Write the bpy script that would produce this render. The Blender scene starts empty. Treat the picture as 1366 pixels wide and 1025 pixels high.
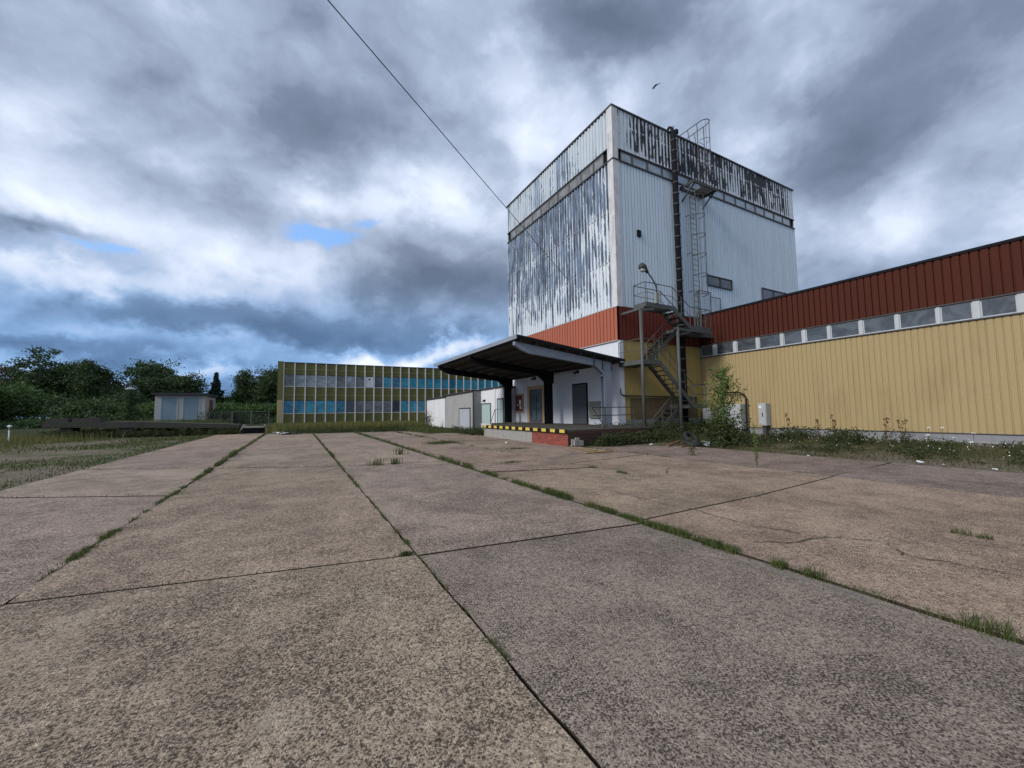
import bpy, bmesh, math, random
import numpy as np
from mathutils import Vector, Matrix
R = math.radians
C = bpy.context.scene.collection
scene = bpy.context.scene

# ------------------------------------------------------------------ camera
EYE = 1.40
cam_d = bpy.data.cameras.new('camera'); cam = bpy.data.objects.new('camera', cam_d); C.objects.link(cam)
scene.camera = cam
cam_d.sensor_width = 36.0; cam_d.sensor_fit = 'HORIZONTAL'
cam_d.lens = 36.0 * 527.34 / 1366.0
cam_d.clip_end = 4000; cam_d.clip_start = 0.05
yaw, pitch, roll = R(28.617), R(3.957), R(-0.772)
f = Vector((math.sin(yaw)*math.cos(pitch), math.cos(yaw)*math.cos(pitch), math.sin(pitch)))
r = Vector((math.cos(yaw), -math.sin(yaw), 0)); u = r.cross(f)
rr = r*math.cos(roll) + u*math.sin(roll); uu = -r*math.sin(roll) + u*math.cos(roll)
M = Matrix((rr, uu, -f)).transposed().to_4x4(); M.translation = Vector((0, 0, EYE))
cam.matrix_world = M

# ------------------------------------------------------------------ node helper
class NT:
    def __init__(s, tree): s.t = tree; s.n = tree.nodes; s.l = tree.links
    def node(s, typ, ins=None, **kw):
        n = s.n.new(typ)
        for k, v in kw.items(): setattr(n, k, v)
        for k, v in (ins or {}).items(): s.set(n, k, v)
        return n
    def set(s, n, k, v):
        sock = n.inputs[k]
        if isinstance(v, bpy.types.NodeSocket): s.l.new(v, sock)
        elif isinstance(v, bpy.types.Node): s.l.new(v.outputs[0], sock)
        else:
            if hasattr(sock.default_value, '__len__') and not hasattr(v, '__len__'): v = (v,)*len(sock.default_value)
            if hasattr(sock.default_value, '__len__') and len(sock.default_value) == 4 and len(v) == 3: v = (*v, 1)
            sock.default_value = v
    def m(s, op, a, b=0.0, c=0.0, clamp=False):
        n = s.node('ShaderNodeMath', {0: a, 1: b, 2: c}, operation=op); n.use_clamp = clamp; return n.outputs[0]
    def vm(s, op, a, b=(0, 0, 0)):
        n = s.node('ShaderNodeVectorMath', {0: a, 1: b}, operation=op)
        return n.outputs['Value'] if op in ('LENGTH', 'DOT_PRODUCT') else n.outputs[0]
    def mix(s, fac, a, b, typ='MIX'):
        n = s.n.new('ShaderNodeMix'); n.data_type = 'RGBA'; n.blend_type = typ
        s.set(n, 0, fac); s.set(n, 6, a); s.set(n, 7, b); return n.outputs[2]
    def noise(s, vec, scale, detail=4, rough=0.55, dist=0.0):
        return s.node('ShaderNodeTexNoise', {'Vector': vec, 'Scale': scale, 'Detail': detail, 'Roughness': rough, 'Distortion': dist}).outputs[0]
    def ramp(s, fac, a, b, lo=0.0, hi=1.0, smooth=True):
        n = s.node('ShaderNodeMapRange', {0: fac, 1: a, 2: b, 3: lo, 4: hi})
        n.interpolation_type = 'SMOOTHSTEP' if smooth else 'LINEAR'; return n.outputs[0]
    def scalev(s, vec, v): return s.vm('MULTIPLY', vec, v)

# ------------------------------------------------------------------ world (sky and clouds by direction)
w = bpy.data.worlds.new('World'); scene.world = w; w.use_nodes = True
w.node_tree.nodes.clear(); N = NT(w.node_tree)
SUN_AZ, SUN_EL = R(-97), R(31)          # clockwise from +Y
sky = N.node('ShaderNodeTexSky'); sky.sky_type = 'NISHITA'; sky.sun_disc = False
sky.sun_elevation = SUN_EL; sky.sun_rotation = SUN_AZ; sky.air_density = 1.2; sky.ozone_density = 2.0
d = N.node('ShaderNodeTexCoord').outputs['Generated']
sep = N.node('ShaderNodeSeparateXYZ', {0: d})
az = N.m('MULTIPLY', N.m('ARCTAN2', sep.outputs[0], sep.outputs[1]), 57.2958)
el = N.m('MULTIPLY', N.m('ARCSINE', sep.outputs[2]), 57.2958)
zc = N.m('ADD', N.m('MAXIMUM', sep.outputs[2], 0.0), 0.30)
hk = N.m('POWER', zc, -0.25)
pl = N.node('ShaderNodeCombineXYZ', {0: N.m('MULTIPLY', sep.outputs[0], hk), 1: N.m('MULTIPLY', sep.outputs[1], hk), 2: N.m('MULTIPLY', sep.outputs[2], 1.35)}).outputs[0]
wn = N.node('ShaderNodeTexNoise', {'Vector': pl, 'Scale': 2.2, 'Detail': 6, 'Roughness': 0.6}).outputs[1]
wv = N.vm('SUBTRACT', wn, (0.5, 0.5, 0.5))
ae = N.node('ShaderNodeCombineXYZ', {0: az, 1: el, 2: 0.0}).outputs[0]
ae = N.vm('ADD', ae, N.vm('MULTIPLY', wv, (20, 15, 0)))
def blobs(lst, start):
    acc = start
    for a, e, sa, se, wt in lst:
        v = N.vm('MULTIPLY', N.vm('SUBTRACT', ae, (a, e, 0)), (1/sa, 1/se, 0))
        g = N.m('EXPONENT', N.m('MULTIPLY', N.vm('DOT_PRODUCT', v, v), -0.9))
        acc = N.m('MULTIPLY_ADD', g, wt, acc)
    return acc
pw = N.vm('ADD', pl, N.vm('MULTIPLY', wv, (0.22, 0.22, 0.3)))
n1 = N.noise(pw, 1.8, 5, 0.5)
n2 = N.noise(pw, 4.2, 9, 0.57)
b0 = N.m('ADD', N.m('MULTIPLY', N.m('SUBTRACT', n1, 0.5), 0.5), N.m('MULTIPLY', N.m('SUBTRACT', n2, 0.5), 0.62))
vo = N.node('ShaderNodeTexVoronoi', {'Vector': N.vm('ADD', pl, N.vm('MULTIPLY', wv, (0.55, 0.55, 0.5))), 'Scale': 3.6, 'Detail': 1.6, 'Roughness': 0.55, 'Smoothness': 0.35}, feature='SMOOTH_F1')
b0 = N.m('ADD', b0, N.m('MULTIPLY', N.m('SUBTRACT', 0.50, vo.outputs['Distance']), 0.34))
b0 = N.m('ADD', b0, 0.53)
BL = [(15.4,30.7,6.4,3.4,.33),(2.5,27.7,4.5,1.8,.3),(20.8,26.7,6,2.6,.2),(-20.1,20.9,5.9,2.3,.2),(-8.7,19.5,6.4,3.6,.25),(-.9,18.9,5.9,3.4,.2),(-18.3,13.3,6.3,1.6,.28),(29.8,29.5,3.1,5.3,.22),(15.4,8.3,15.3,1.3,.38),(-12.2,4.8,7.6,.8,.3),(-22.6,14.5,2.6,1.3,.2),(74.6,18.1,4.9,2.8,.14),(61.8,28.5,4.8,4.5,.12),(67.6,34.6,4.2,3.1,.12),(35.7,38.2,6.7,3.7,.12),(-24,24.5,5,4,.12),(-6.4,39.2,9.4,2.4,.06),
(-21.9,18.7,3.4,1,-.34),(-15.1,31.6,7.3,2.8,-.14),(4.1,36.1,14.1,3.9,-.12),(44.9,46.2,11.7,2.5,-.4),(16.5,22.2,11.6,3.1,-.22),(18.1,16.7,13.7,3,-.46),(-11.1,11.3,7.9,1.8,-.3),(1.1,10.4,13.8,1.7,-.36),(-19.5,7.3,7.5,.8,-.36),(71.6,26.3,7.3,3.7,-.24),(79.7,31.3,6,4,-.28),(73.6,10.9,12,4,-.26),(82,19.2,4,5,-.2),(21.8,10.2,9.7,1.1,-.15),(-15.1,2,11.6,.9,-.05),
(-97,32,34,20,.75),(-150,40,45,22,.22),(170,30,60,22,.12)]  # first entry: unseen glow round the sun, added for soft light on the tower
bb = blobs(BL, b0)
bb = N.m('MULTIPLY_ADD', N.m('SUBTRACT', bb, 0.5), 0.92, 0.495)
cr = N.node('ShaderNodeValToRGB', {0: bb}); e_ = cr.color_ramp.elements
cols = [(0.0, (.070, .092, .135)), (.25, (.110, .140, .195)), (.48, (.225, .270, .355)), (.66, (.365, .410, .50)), (.82, (.50, .535, .60)), (1.0, (.66, .68, .70))]
e_[0].position, e_[0].color = cols[0][0], (*cols[0][1], 1); e_[1].position, e_[1].color = cols[-1][0], (*cols[-1][1], 1)
for p_, c_ in cols[1:-1]:
    q = e_.new(p_); q.color = (*c_, 1)
low = N.m('MULTIPLY', N.ramp(el, 6, 22, 1, 0), N.ramp(az, 35, 60, 1, 0.25))
tint = N.mix(low, (1, 1, 1, 1), (0.70, 1.0, 1.28, 1))
tfac = N.ramp(bb, 0.35, 0.7, 1, 0)
cc = N.mix(tfac, cr.outputs[0], N.mix(1.0, cr.outputs[0], tint, 'MULTIPLY'))
# blue openings between the clouds
gap = blobs([(-16.5,17.2,3.9,.9,1),(2.6,23.3,5.2,1.2,1),(8.9,25.5,2.4,.8,.7),(120,30,14,6,.8),(-110,40,16,8,.8)], 0.0)
gap = N.ramp(N.m('MULTIPLY', N.m('MINIMUM', gap, 1.0), N.m('ADD', 1.0, N.m('MULTIPLY', N.m('SUBTRACT', n2, 0.5), 4.0))), 0.22, 1.15, 0.0, 0.82)
skc = N.node('ShaderNodeMix'); 
blue = N.mix(0.75, sky.outputs[0], (1.2, 2.7, 5.6, 1))
cl10 = N.mix(1.0, cc, (10, 10, 10, 1), 'MULTIPLY')
fin = N.mix(gap, cl10, blue)
fin = N.mix(N.ramp(el, -2, -6, 0, 1), fin, (1.2, 1.2, 1.1, 1))
bg = N.node('ShaderNodeBackground', {0: fin, 1: 0.118})
out = N.node('ShaderNodeOutputWorld', {0: bg})
w.cycles.sampling_method = 'MANUAL'; w.cycles.sample_map_resolution = 512

# ------------------------------------------------------------------ sun through thin cloud
sd = bpy.data.lights.new('sun', 'SUN'); sun = bpy.data.objects.new('sun', sd); C.objects.link(sun)
sd.energy = 1.6; sd.angle = R(14); sd.color = (1.0, 0.97, 0.93)
sv = Vector((math.sin(SUN_AZ)*math.cos(SUN_EL), math.cos(SUN_AZ)*math.cos(SUN_EL), math.sin(SUN_EL)))
sun.rotation_euler = sv.to_track_quat('Z', 'Y').to_euler()
scene.view_settings.view_transform = 'Standard'; scene.view_settings.look = 'None'
scene.view_settings.exposure = 0.78; scene.view_settings.gamma = 1.0
scene.cycles.max_bounces = 5; scene.cycles.diffuse_bounces = 3; scene.cycles.glossy_bounces = 3
scene.cycles.transparent_max_bounces = 8; scene.cycles.use_denoising = True

# ------------------------------------------------------------------ materials
def mat_base(name, rough=0.8, spec=0.35):
    m = bpy.data.materials.new(name); m.use_nodes = True
    t = m.node_tree; p = t.nodes['Principled BSDF']
    p.inputs['Roughness'].default_value = rough; p.inputs['Specular IOR Level'].default_value = spec
    k = NT(t); tc = k.node('ShaderNodeTexCoord'); geo = k.node('ShaderNodeNewGeometry')
    return m, k, p, geo.outputs['Position']
def bump(k, p, h, strength=0.4, dist=0.02):
    b = k.node('ShaderNodeBump', {'Height': h, 'Strength': strength, 'Distance': dist}); k.l.new(b.outputs[0], p.inputs['Normal'])
def weathered(name, col, dirt=None, amount=0.45, scale=1.2, streak=1.0, rough=0.75, spec=0.3, metal=0.0, fine=25, bmp=0.0, lo=.45, hi=.8):
    """paint or plaster: colour broken by patches, vertical runs and fine grain"""
    m, k, p, P = mat_base(name, rough, spec); p.inputs['Metallic'].default_value = metal
    if dirt is None: dirt = tuple(c*0.45 for c in col)
    a = k.noise(k.scalev(P, (scale, scale, scale*0.5)), 1.0, 5, 0.6)
    s = k.noise(k.scalev(P, (7, 7, 0.35)), 1.0, 4, 0.6)
    g = k.noise(P, fine, 3, 0.6)
    f1 = k.ramp(k.m('ADD', k.m('MULTIPLY', a, 0.6), k.m('MULTIPLY', s, 0.4*streak + 0.0)), lo*(0.6+0.4*streak), hi*(0.6+0.4*streak))
    c = k.mix(k.m('MULTIPLY', f1, amount), col, dirt)
    c = k.mix(k.ramp(g, 0.3, 0.7, 0.0, 0.22), c, tuple(x*0.6 for x in col))
    k.set(p, 'Base Color', c)
    if bmp: bump(k, p, g, bmp, 0.01)
    return m
MT = {}
MT['steel'] = weathered('galvanised_steel', (.085, .092, .088), (.055, .038, .026), .9, 3.5, rough=.6, metal=.2)
MT['steel_dark'] = weathered('dark_steel', (.05, .05, .05), (.07, .04, .025), .6, 3, rough=.6)
MT['steel_blue'] = weathered('blue_grey_paint', (.22, .25, .30), (.10, .11, .12), .5, 1.5, rough=.6)
MT['black'] = weathered('black_paint', (.010, .010, .013), (.02, .018, .016), .5, 2, rough=.85, spec=.15)
MT['roof_felt'] = weathered('roof_felt', (.04, .04, .042), (.07, .065, .06), .5, 2)
MT['white_wall'] = weathered('white_plaster', (.62, .635, .67), (.34, .33, .32), .42, .8, rough=.9, bmp=.3)
MT['white_annex'] = weathered('white_render', (.62, .62, .63), (.22, .24, .26), .5, .9, rough=.9, bmp=.3)
MT['grey_annex'] = weathered('grey_render', (.30, .295, .29), (.13, .13, .125), .8, 1.2, rough=.92, bmp=.4)
MT['mustard'] = weathered('mustard_panel', (.36, .27, .09), (.12, .09, .04), .85, .9, rough=.7)
MT['yellow_clad'] = weathered('yellow_sheet', (.345, .26, .132), (.19, .125, .05), .5, .7, rough=.7, spec=.2, lo=.48, hi=.75)
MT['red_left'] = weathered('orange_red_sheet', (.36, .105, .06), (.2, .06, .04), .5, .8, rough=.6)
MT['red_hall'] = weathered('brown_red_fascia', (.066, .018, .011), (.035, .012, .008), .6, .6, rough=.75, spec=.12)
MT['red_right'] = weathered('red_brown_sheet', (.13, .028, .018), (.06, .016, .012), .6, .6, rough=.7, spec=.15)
MT['white_frame'] = weathered('white_window_frame', (.42, .44, .46), (.25, .24, .22), .6, 3)
MT['grey_frame'] = weathered('grey_window_frame', (.13, .13, .13), (.07, .05, .04), .6, 3)
MT['dark_door'] = weathered('dark_grey_door', (.085, .09, .10), (.05, .05, .05), .5, 2)
MT['box_grey'] = weathered('grey_cabinet', (.36, .37, .37), (.2, .19, .18), .5, 2)
MT['box_green'] = weathered('greenish_meter_box', (.22, .23, .19), (.12, .12, .10), .5, 2)
MT['orange_trim'] = weathered('ochre_painted_trim', (.46, .30, .17), (.3, .2, .12), .5, 3)
MT['red_pane'] = weathered('reddish_board', (.14, .045, .03), (.07, .03, .02), .5, 3)
MT['white'] = weathered('white_sheeting', (.72, .74, .76), (.45, .45, .44), .4, 3)
MT['pale_door'] = weathered('pale_green_door', (.33, .42, .41), (.22, .27, .26), .5, 2)
MT['grey_door'] = weathered('grey_painted_door', (.34, .36, .39), (.2, .2, .2), .5, 2)
MT['corner_trim'] = weathered('corner_flashing', (.60, .59, .60), (.26, .24, .23), .85, 4.0, fine=12, lo=.36)
MT['olive'] = weathered('olive_spandrel', (.125, .12, .035), (.07, .068, .028), .5, .6, rough=.6)
MT['mullion'] = weathered('cream_mullion', (.58, .58, .56), (.36, .34, .30), .5, 2)
MT['beige'] = weathered('beige_pier', (.36, .31, .15), (.2, .17, .09), .5, .6)
MT['concrete'] = weathered('old_concrete', (.27, .26, .24), (.09, .085, .07), .85, 1.6, rough=.92, bmp=.5)
MT['concrete_dark'] = weathered('mossy_concrete', (.070, .064, .052), (.03, .03, .022), .9, 1.6, rough=.95, bmp=.5)
MT['plinth'] = weathered('plinth_concrete', (.22, .22, .235), (.10, .10, .09), .7, 1.2, rough=.9, bmp=.4)
MT['shed_wall'] = weathered('shed_render', (.50, .48, .45), (.30, .28, .25), .6, 1.2, rough=.9)
MT['shed_door'] = weathered('blue_grey_garage_door', (.22, .30, .36), (.15, .19, .22), .5, 1.5)
MT['rust'] = weathered('rusty_steel', (.17, .08, .045), (.06, .04, .03), .6, 4)
MT['yellow'] = weathered('yellow_marking', (.58, .42, .07), (.25, .19, .06), .9, 4)
MT['timber'] = weathered('weathered_timber', (.24, .17, .07), (.12, .09, .06), .6, 4)
MT['lower_dark'] = weathered('dark_lower_wall', (.13, .10, .05), (.035, .032, .025), .9, 1.4, rough=.8)
MT['soil'] = weathered('dark_soil', (.07, .06, .045), (.035, .035, .022), .6, 2, rough=1, bmp=.6)
MT['rubber'] = weathered('tyre_rubber', (.02, .02, .021), (.05, .045, .04), .5, 4)
MT['soffit'] = weathered('soffit_boards', (.05, .045, .042), (.03, .027, .025), .6, 1.5)
MT['wire'] = weathered('cable_sheath', (.05, .055, .06), (.04, .04, .04), .2, 2)
def glass(name, col, rough=0.12, spec=0.6, var=0.5):
    m, k, p, P = mat_base(name, rough, spec)
    a = k.noise(k.scalev(P, (1.3, 1.3, 1.6)), 1.0, 4, .6, 1.0)
    k.set(p, 'Base Color', k.mix(k.ramp(a, .35, .65, 0, var), col, tuple(min(1, c*2.4+.03) for c in col)))
    return m
MT['pane_sky'] = glass('sky_lit_pane', (.20, .24, .27), .18, .6, .3)  # pale blue-grey base colour stands in for reflected sky
MT['pane_dull'] = glass('dusty_pane', (.11, .115, .12), .35, .5, .5)
MT['pane_hall'] = glass('hall_pane', (.045, .052, .06), .10, .6, .5)
MT['pane_teal'] = glass('turquoise_curtained_pane', (.03, .21, .29), .25, .5, .4)
MT['pane_teal_deep'] = glass('deep_turquoise_pane', (.02, .13, .21), .2, .5, .5)
MT['pane_curtain'] = glass('pale_curtained_pane', (.19, .22, .24), .25, .5, .5)
MT['pane_dark'] = glass('dark_pane', (.03, .038, .06), .15, .7, .6)
MT['pane_brick'] = glass('glass_door_pane', (.06, .08, .09), .15, .7, .6)

def peel(name, paint, under, thr, vert=0.5, bands=None, zfade=None, edge=None, xs=3.2, axis=1, org=0.0, pitch=.26, rib=.12):
    """paint flaking off ribbed sheet in long vertical flakes"""
    m, k, p, P = mat_base(name, 0.6, 0.35)
    s = k.noise(k.scalev(P, (xs, xs, vert)), 1.0, 3, 0.5, 0.3)
    t = k.noise(k.scalev(P, (9, 9, 3.0)), 1.0, 5, 0.65)
    big = k.noise(k.scalev(P, (.35, .35, .3)), 1.0, 3, 0.5)
    sp = k.node('ShaderNodeSeparateXYZ', {0: P})
    ph = k.m('ABSOLUTE', k.m('SUBTRACT', k.m('FRACT', k.m('DIVIDE', k.m('SUBTRACT', sp.outputs[axis], org), pitch)), .5))
    v = k.m('ADD', k.m('ADD', k.m('MULTIPLY', s, 0.62), k.m('MULTIPLY', t, 0.32)), k.m('MULTIPLY', big, 0.35))
    v = k.m('ADD', v, k.ramp(ph, .12, .32, rib*.5, -rib*.5))
    if zfade:
        for (z0, z1, amt) in zfade: v = k.m('ADD', v, k.ramp(sp.outputs[2], z0, z1, 0, amt))
    if edge:
        for (ax, z0, z1, amt) in edge: v = k.m('ADD', v, k.ramp(sp.outputs[ax], z0, z1, 0, amt))
    f = k.ramp(v, thr-.015, thr+0.035)
    g = k.noise(P, 20, 4, .65)
    c1 = k.mix(k.ramp(g, .3, .75, 0, .35), paint, tuple(x*.62 for x in paint))
    c1 = k.mix(k.ramp(s, .5, .75, 0, .35), c1, tuple(x*.5 for x in paint))
    c2 = k.mix(k.ramp(k.noise(k.scalev(P, (5, 5, .8)), 1.0, 4, .6), .38, .62), tuple(x*.65 for x in under), tuple(x*2.2 for x in under))
    c2 = k.mix(k.ramp(t, .45, .7, 0, .5), c2, tuple(x*1.5 for x in under))
    k.set(p, 'Base Color', k.mix(f, c1, c2))
    bump(k, p, k.m('SUBTRACT', 1.0, f), 0.5, 0.006)
    return m
_sh = []
for zb_ in (6.6, 8.98, 11.6): _sh += [(2, zb_+.0, zb_-.02, -.11), (2, zb_+.9, zb_+.0, -.0), (2, zb_-.02, zb_+1.1, .11)]
MT['peel_left'] = peel('flaking_white_over_slate', (.60, .64, .68), (.095, .120, .160), .755, .55, edge=[(1, 15.4, 17.6, .05), (1, 25.2, 26.2, -.1), (2, 6.6, 7.7, .09), (2, 8.99, 8.97, -.03), (2, 8.99, 9.8, .05), (2, 11.6, 12.3, .04), (2, 11.61, 11.59, -.03)], axis=1, org=14.82, pitch=.2577, rib=.13, xs=4.2)
MT['peel_left_top'] = peel('worn_white_over_slate', (.47, .52, .57), (.13, .165, .21), .75, .2, edge=[(1, 15.4, 17.2, .06)], axis=1, org=14.82, pitch=.2577, rib=.10)
MT['peel_right_top'] = peel('flaking_white_over_black', (.56, .60, .64), (.010, .011, .012), .70, .7, edge=[(0, 14.6, 15.4, .20), (0, 29.8, 30.9, -.25), (0, 14.2, 14.7, -.2), (2, 16.28, 16.33, .10), (2, 16.24, 16.18, .08), (2, 15.2, 14.9, -.10), (2, 16.9, 17.05, -.06), (0, 18.8, 20.2, .06), (0, 23.2, 23.6, -.10), (0, 24.4, 24.8, .10)], xs=4.5, axis=0, org=14.28, pitch=.2686, rib=.16)
m, k, p, P = mat_base('pale_sheet', .55, .4)
g = k.noise(k.scalev(P, (6, 6, .25)), 1.0, 4, .6); h = k.noise(P, 14, 4, .6)
c = k.mix(k.ramp(g, .4, .75, 0, .5), (.52, .60, .66, 1), (.36, .42, .47, 1))
c = k.mix(k.ramp(h, .62, .72, 0, .5), c, (.22, .24, .25, 1))
k.set(p, 'Base Color', c); MT['pale_sheet'] = m

def brickmat(name, c1, c2, mortar, axis):
    m, k, p, P = mat_base(name, .9, .2)
    sp = k.node('ShaderNodeSeparateXYZ', {0: P})
    v = k.node('ShaderNodeCombineXYZ', {0: sp.outputs[axis], 1: sp.outputs[2], 2: 0.0}).outputs[0]
    b = k.node('ShaderNodeTexBrick', {'Vector': v, 'Color1': c1, 'Color2': c2, 'Mortar': mortar, 'Scale': 1.0, 'Mortar Size': .006, 'Brick Width': .25, 'Row Height': .075})
    g = k.noise(P, 3, 4, .6)
    k.set(p, 'Base Color', k.mix(k.ramp(g, .4, .75, 0, .6), b.outputs[0], (.06, .035, .03, 1)))
    bump(k, p, b.outputs[1], -.5, .01)
    return m
MT['brick_front'] = brickmat('red_brick', (.28, .06, .04, 1), (.19, .04, .03, 1), (.16, .10, .085, 1), 1)
MT['brick_side'] = brickmat('dark_brick', (.05, .024, .02, 1), (.03, .02, .017, 1), (.05, .045, .04, 1), 0)  # same brick pattern in much darker tones for the near side

# exposed-aggregate concrete of the yard
def yardmat():
    m, k, p, P = mat_base('yard_concrete', .88, .25)
    at = k.node('ShaderNodeAttribute', attribute_name='tint')
    tint = at.outputs['Color']
    rnd = at.outputs['Alpha']
    big = k.noise(P, .55, 5, .6, .6)
    med = k.noise(P, 2.6, 5, .62, .3)
    tone = k.noise(P, 100, 4, .8)
    fine = k.noise(P, 170, 2, .6)
    mid = k.noise(P, 17, 3, .62)
    pits = k.noise(k.scalev(P, (1, 1, 1)), 84, 2, .6)
    pit2 = k.noise(k.vm('ADD', P, (3, 9, 0)), 50, 2, .6)
    wear = k.ramp(k.m('ADD', k.m('MULTIPLY', big, .5), k.m('MULTIPLY', med, .5)), .36, .64)
    g1 = k.ramp(k.m('ADD', k.m('MULTIPLY', tone, .75), k.m('MULTIPLY', fine, .25)), .36, .64)
    light = k.mix(g1, k.mix(1.0, tint, (.64, .56, .49, 1), 'MULTIPLY'), k.mix(1.0, tint, (1.80, 1.66, 1.47, 1), 'MULTIPLY'))
    dark = k.mix(1.0, tint, (.20, .17, .15, 1), 'MULTIPLY')
    s = k.m('ADD', k.m('MULTIPLY', pits, .7), k.m('MULTIPLY', tone, .3))
    pit = k.ramp(k.m('ADD', s, k.m('MULTIPLY', wear, .080)), .540, .610)
    pitb = k.m('MULTIPLY', k.ramp(k.m('ADD', k.m('MULTIPLY', pit2, .8), k.m('MULTIPLY', tone, .2)), .60, .66), .8)
    pit = k.m('MAXIMUM', pit, pitb)
    c = k.mix(k.m('MULTIPLY', pit, .93), light, dark)
    gr2 = k.noise(k.vm('ADD', P, (5, 2, 0)), 27, 3, .65)
    c = k.mix(k.ramp(gr2, .52, .64, 0, .6), c, k.mix(1.0, c, (.40, .37, .36, 1), 'MULTIPLY'))
    c = k.mix(k.ramp(gr2, .46, .34, 0, .45), c, k.mix(1.0, c, (1.5, 1.46, 1.42, 1), 'MULTIPLY'))
    c = k.mix(k.ramp(mid, .42, .66, 0, .38), c, k.mix(1.0, c, (.45, .42, .42, 1), 'MULTIPLY'))
    stain = k.ramp(k.noise(k.scalev(P, (1.3, .8, 1)), .9, 6, .68, .9), .46, .64)
    c = k.mix(k.m('MULTIPLY', stain, .28), c, k.mix(1.0, c, (.46, .43, .43, 1), 'MULTIPLY'))
    st2 = k.ramp(k.noise(k.vm('ADD', P, (31, 5, 0)), .38, 5, .6, 1.2), .45, .62)
    c = k.mix(k.m('MULTIPLY', st2, .2), c, k.mix(1.0, c, (.60, .56, .56, 1), 'MULTIPLY'))
    pale = k.ramp(k.noise(k.vm('ADD', P, (13, 7, 0)), 1.6, 6, .72, .5), .58, .70)
    sx_ = k.node('ShaderNodeSeparateXYZ', {0: P}).outputs[0]
    jb = k.m('MULTIPLY', k.ramp(k.m('ABSOLUTE', k.m('SUBTRACT', sx_, k.m('ADD', 3.68, k.m('MULTIPLY', k.m('SUBTRACT', med, .5), .12)))), .11, .05), k.ramp(med, .40, .55))
    c = k.mix(k.m('MULTIPLY', jb, .4), c, (.20, .185, .155, 1))
    c = k.mix(k.m('MULTIPLY', k.m('MULTIPLY', pale, k.m('SUBTRACT', 1.0, k.m('MULTIPLY', pit, .6))), .35), c, (.46, .39, .30, 1))
    k.set(p, 'Base Color', c)
    bump(k, p, k.m('ADD', k.m('MULTIPLY', s, -1.0), k.m('MULTIPLY', fine, .15)), 1.0, .016)
    return m
MT['yard'] = yardmat()
def fieldmat():
    m, k, p, P = mat_base('bare_earth', 1.0, .1)
    a = k.noise(P, .35, 6, .65, .6); b = k.noise(P, 9, 5, .7); c_ = k.noise(P, 60, 3, .6)
    c = k.mix(k.ramp(b, .35, .65), (.20, .165, .125, 1), (.115, .095, .07, 1))
    c = k.mix(k.ramp(c_, .45, .65, 0, .6), c, (.07, .06, .045, 1))
    c = k.mix(k.ramp(k.m('ADD', a, k.m('MULTIPLY', b, .25)), .58, .72, 0, .85), c, (.055, .065, .022, 1))
    k.set(p, 'Base Color', c); sy_ = k.node('ShaderNodeSeparateXYZ', {0: P}).outputs[1]
    c = k.mix(k.m('MULTIPLY', k.ramp(k.m('ADD', sy_, k.m('MULTIPLY', a, 8.0)), 36, 43), .9), c, (.030, .036, .014, 1)); k.set(p, 'Base Color', c); bump(k, p, b, .6, .03); return m
MT['field'] = fieldmat()
def leafmat(name, c1, c2, rough=.65, sc=.8):
    m, k, p, P = mat_base(name, rough, .25)
    a = k.noise(P, sc, 4, .7); b = k.noise(P, 14, 2, .6)
    c = k.mix(k.ramp(a, .38, .62), c1, c2)
    k.set(p, 'Base Color', k.mix(k.ramp(b, .35, .65, 0, .55), c, tuple(min(1, x*1.9) for x in c2)))
    tr = k.node('ShaderNodeBsdfTranslucent', {0: tuple(x*1.4 for x in c2)})
    mx = k.node('ShaderNodeMixShader', {0: .22}); k.l.new(p.outputs[0], mx.inputs[1]); k.l.new(tr.outputs[0], mx.inputs[2])
    k.l.new(mx.outputs[0], k.t.nodes['Material Output'].inputs[0]); return m
MT['leaf_dark'] = leafmat('dark_foliage', (.018, .034, .014), (.042, .072, .024), sc=.5)
MT['leaf_mid'] = leafmat('mid_foliage', (.028, .055, .014), (.048, .085, .02), sc=.5)
MT['leaf_brown'] = leafmat('bronze_foliage', (.030, .026, .020), (.045, .04, .026), sc=.5)
MT['leaf_spruce'] = leafmat('spruce_foliage', (.010, .024, .016), (.018, .038, .022), sc=.6)
MT['leaf_light'] = leafmat('fresh_foliage', (.045, .075, .016), (.075, .115, .025), sc=2)
MT['weed'] = leafmat('weed_foliage', (.020, .028, .010), (.038, .048, .016), sc=1.6)
MT['grass'] = leafmat('green_grass', (.035, .050, .014), (.070, .085, .026), sc=1.2)
MT['grass_dry'] = leafmat('dry_grass', (.13, .105, .035), (.09, .10, .03), sc=.9)
MT['verge'] = leafmat('verge_grass', (.030, .036, .012), (.075, .065, .028), sc=1.1)
MT['bark'] = weathered('bark', (.06, .05, .04), (.03, .028, .02), .6, 4)
MT['flower'] = weathered('white_petals', (.75, .75, .72), (.6, .6, .5), .3, 9)
MT['seed'] = weathered('dock_seed_head', (.16, .05, .03), (.1, .04, .03), .5, 9)

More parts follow.
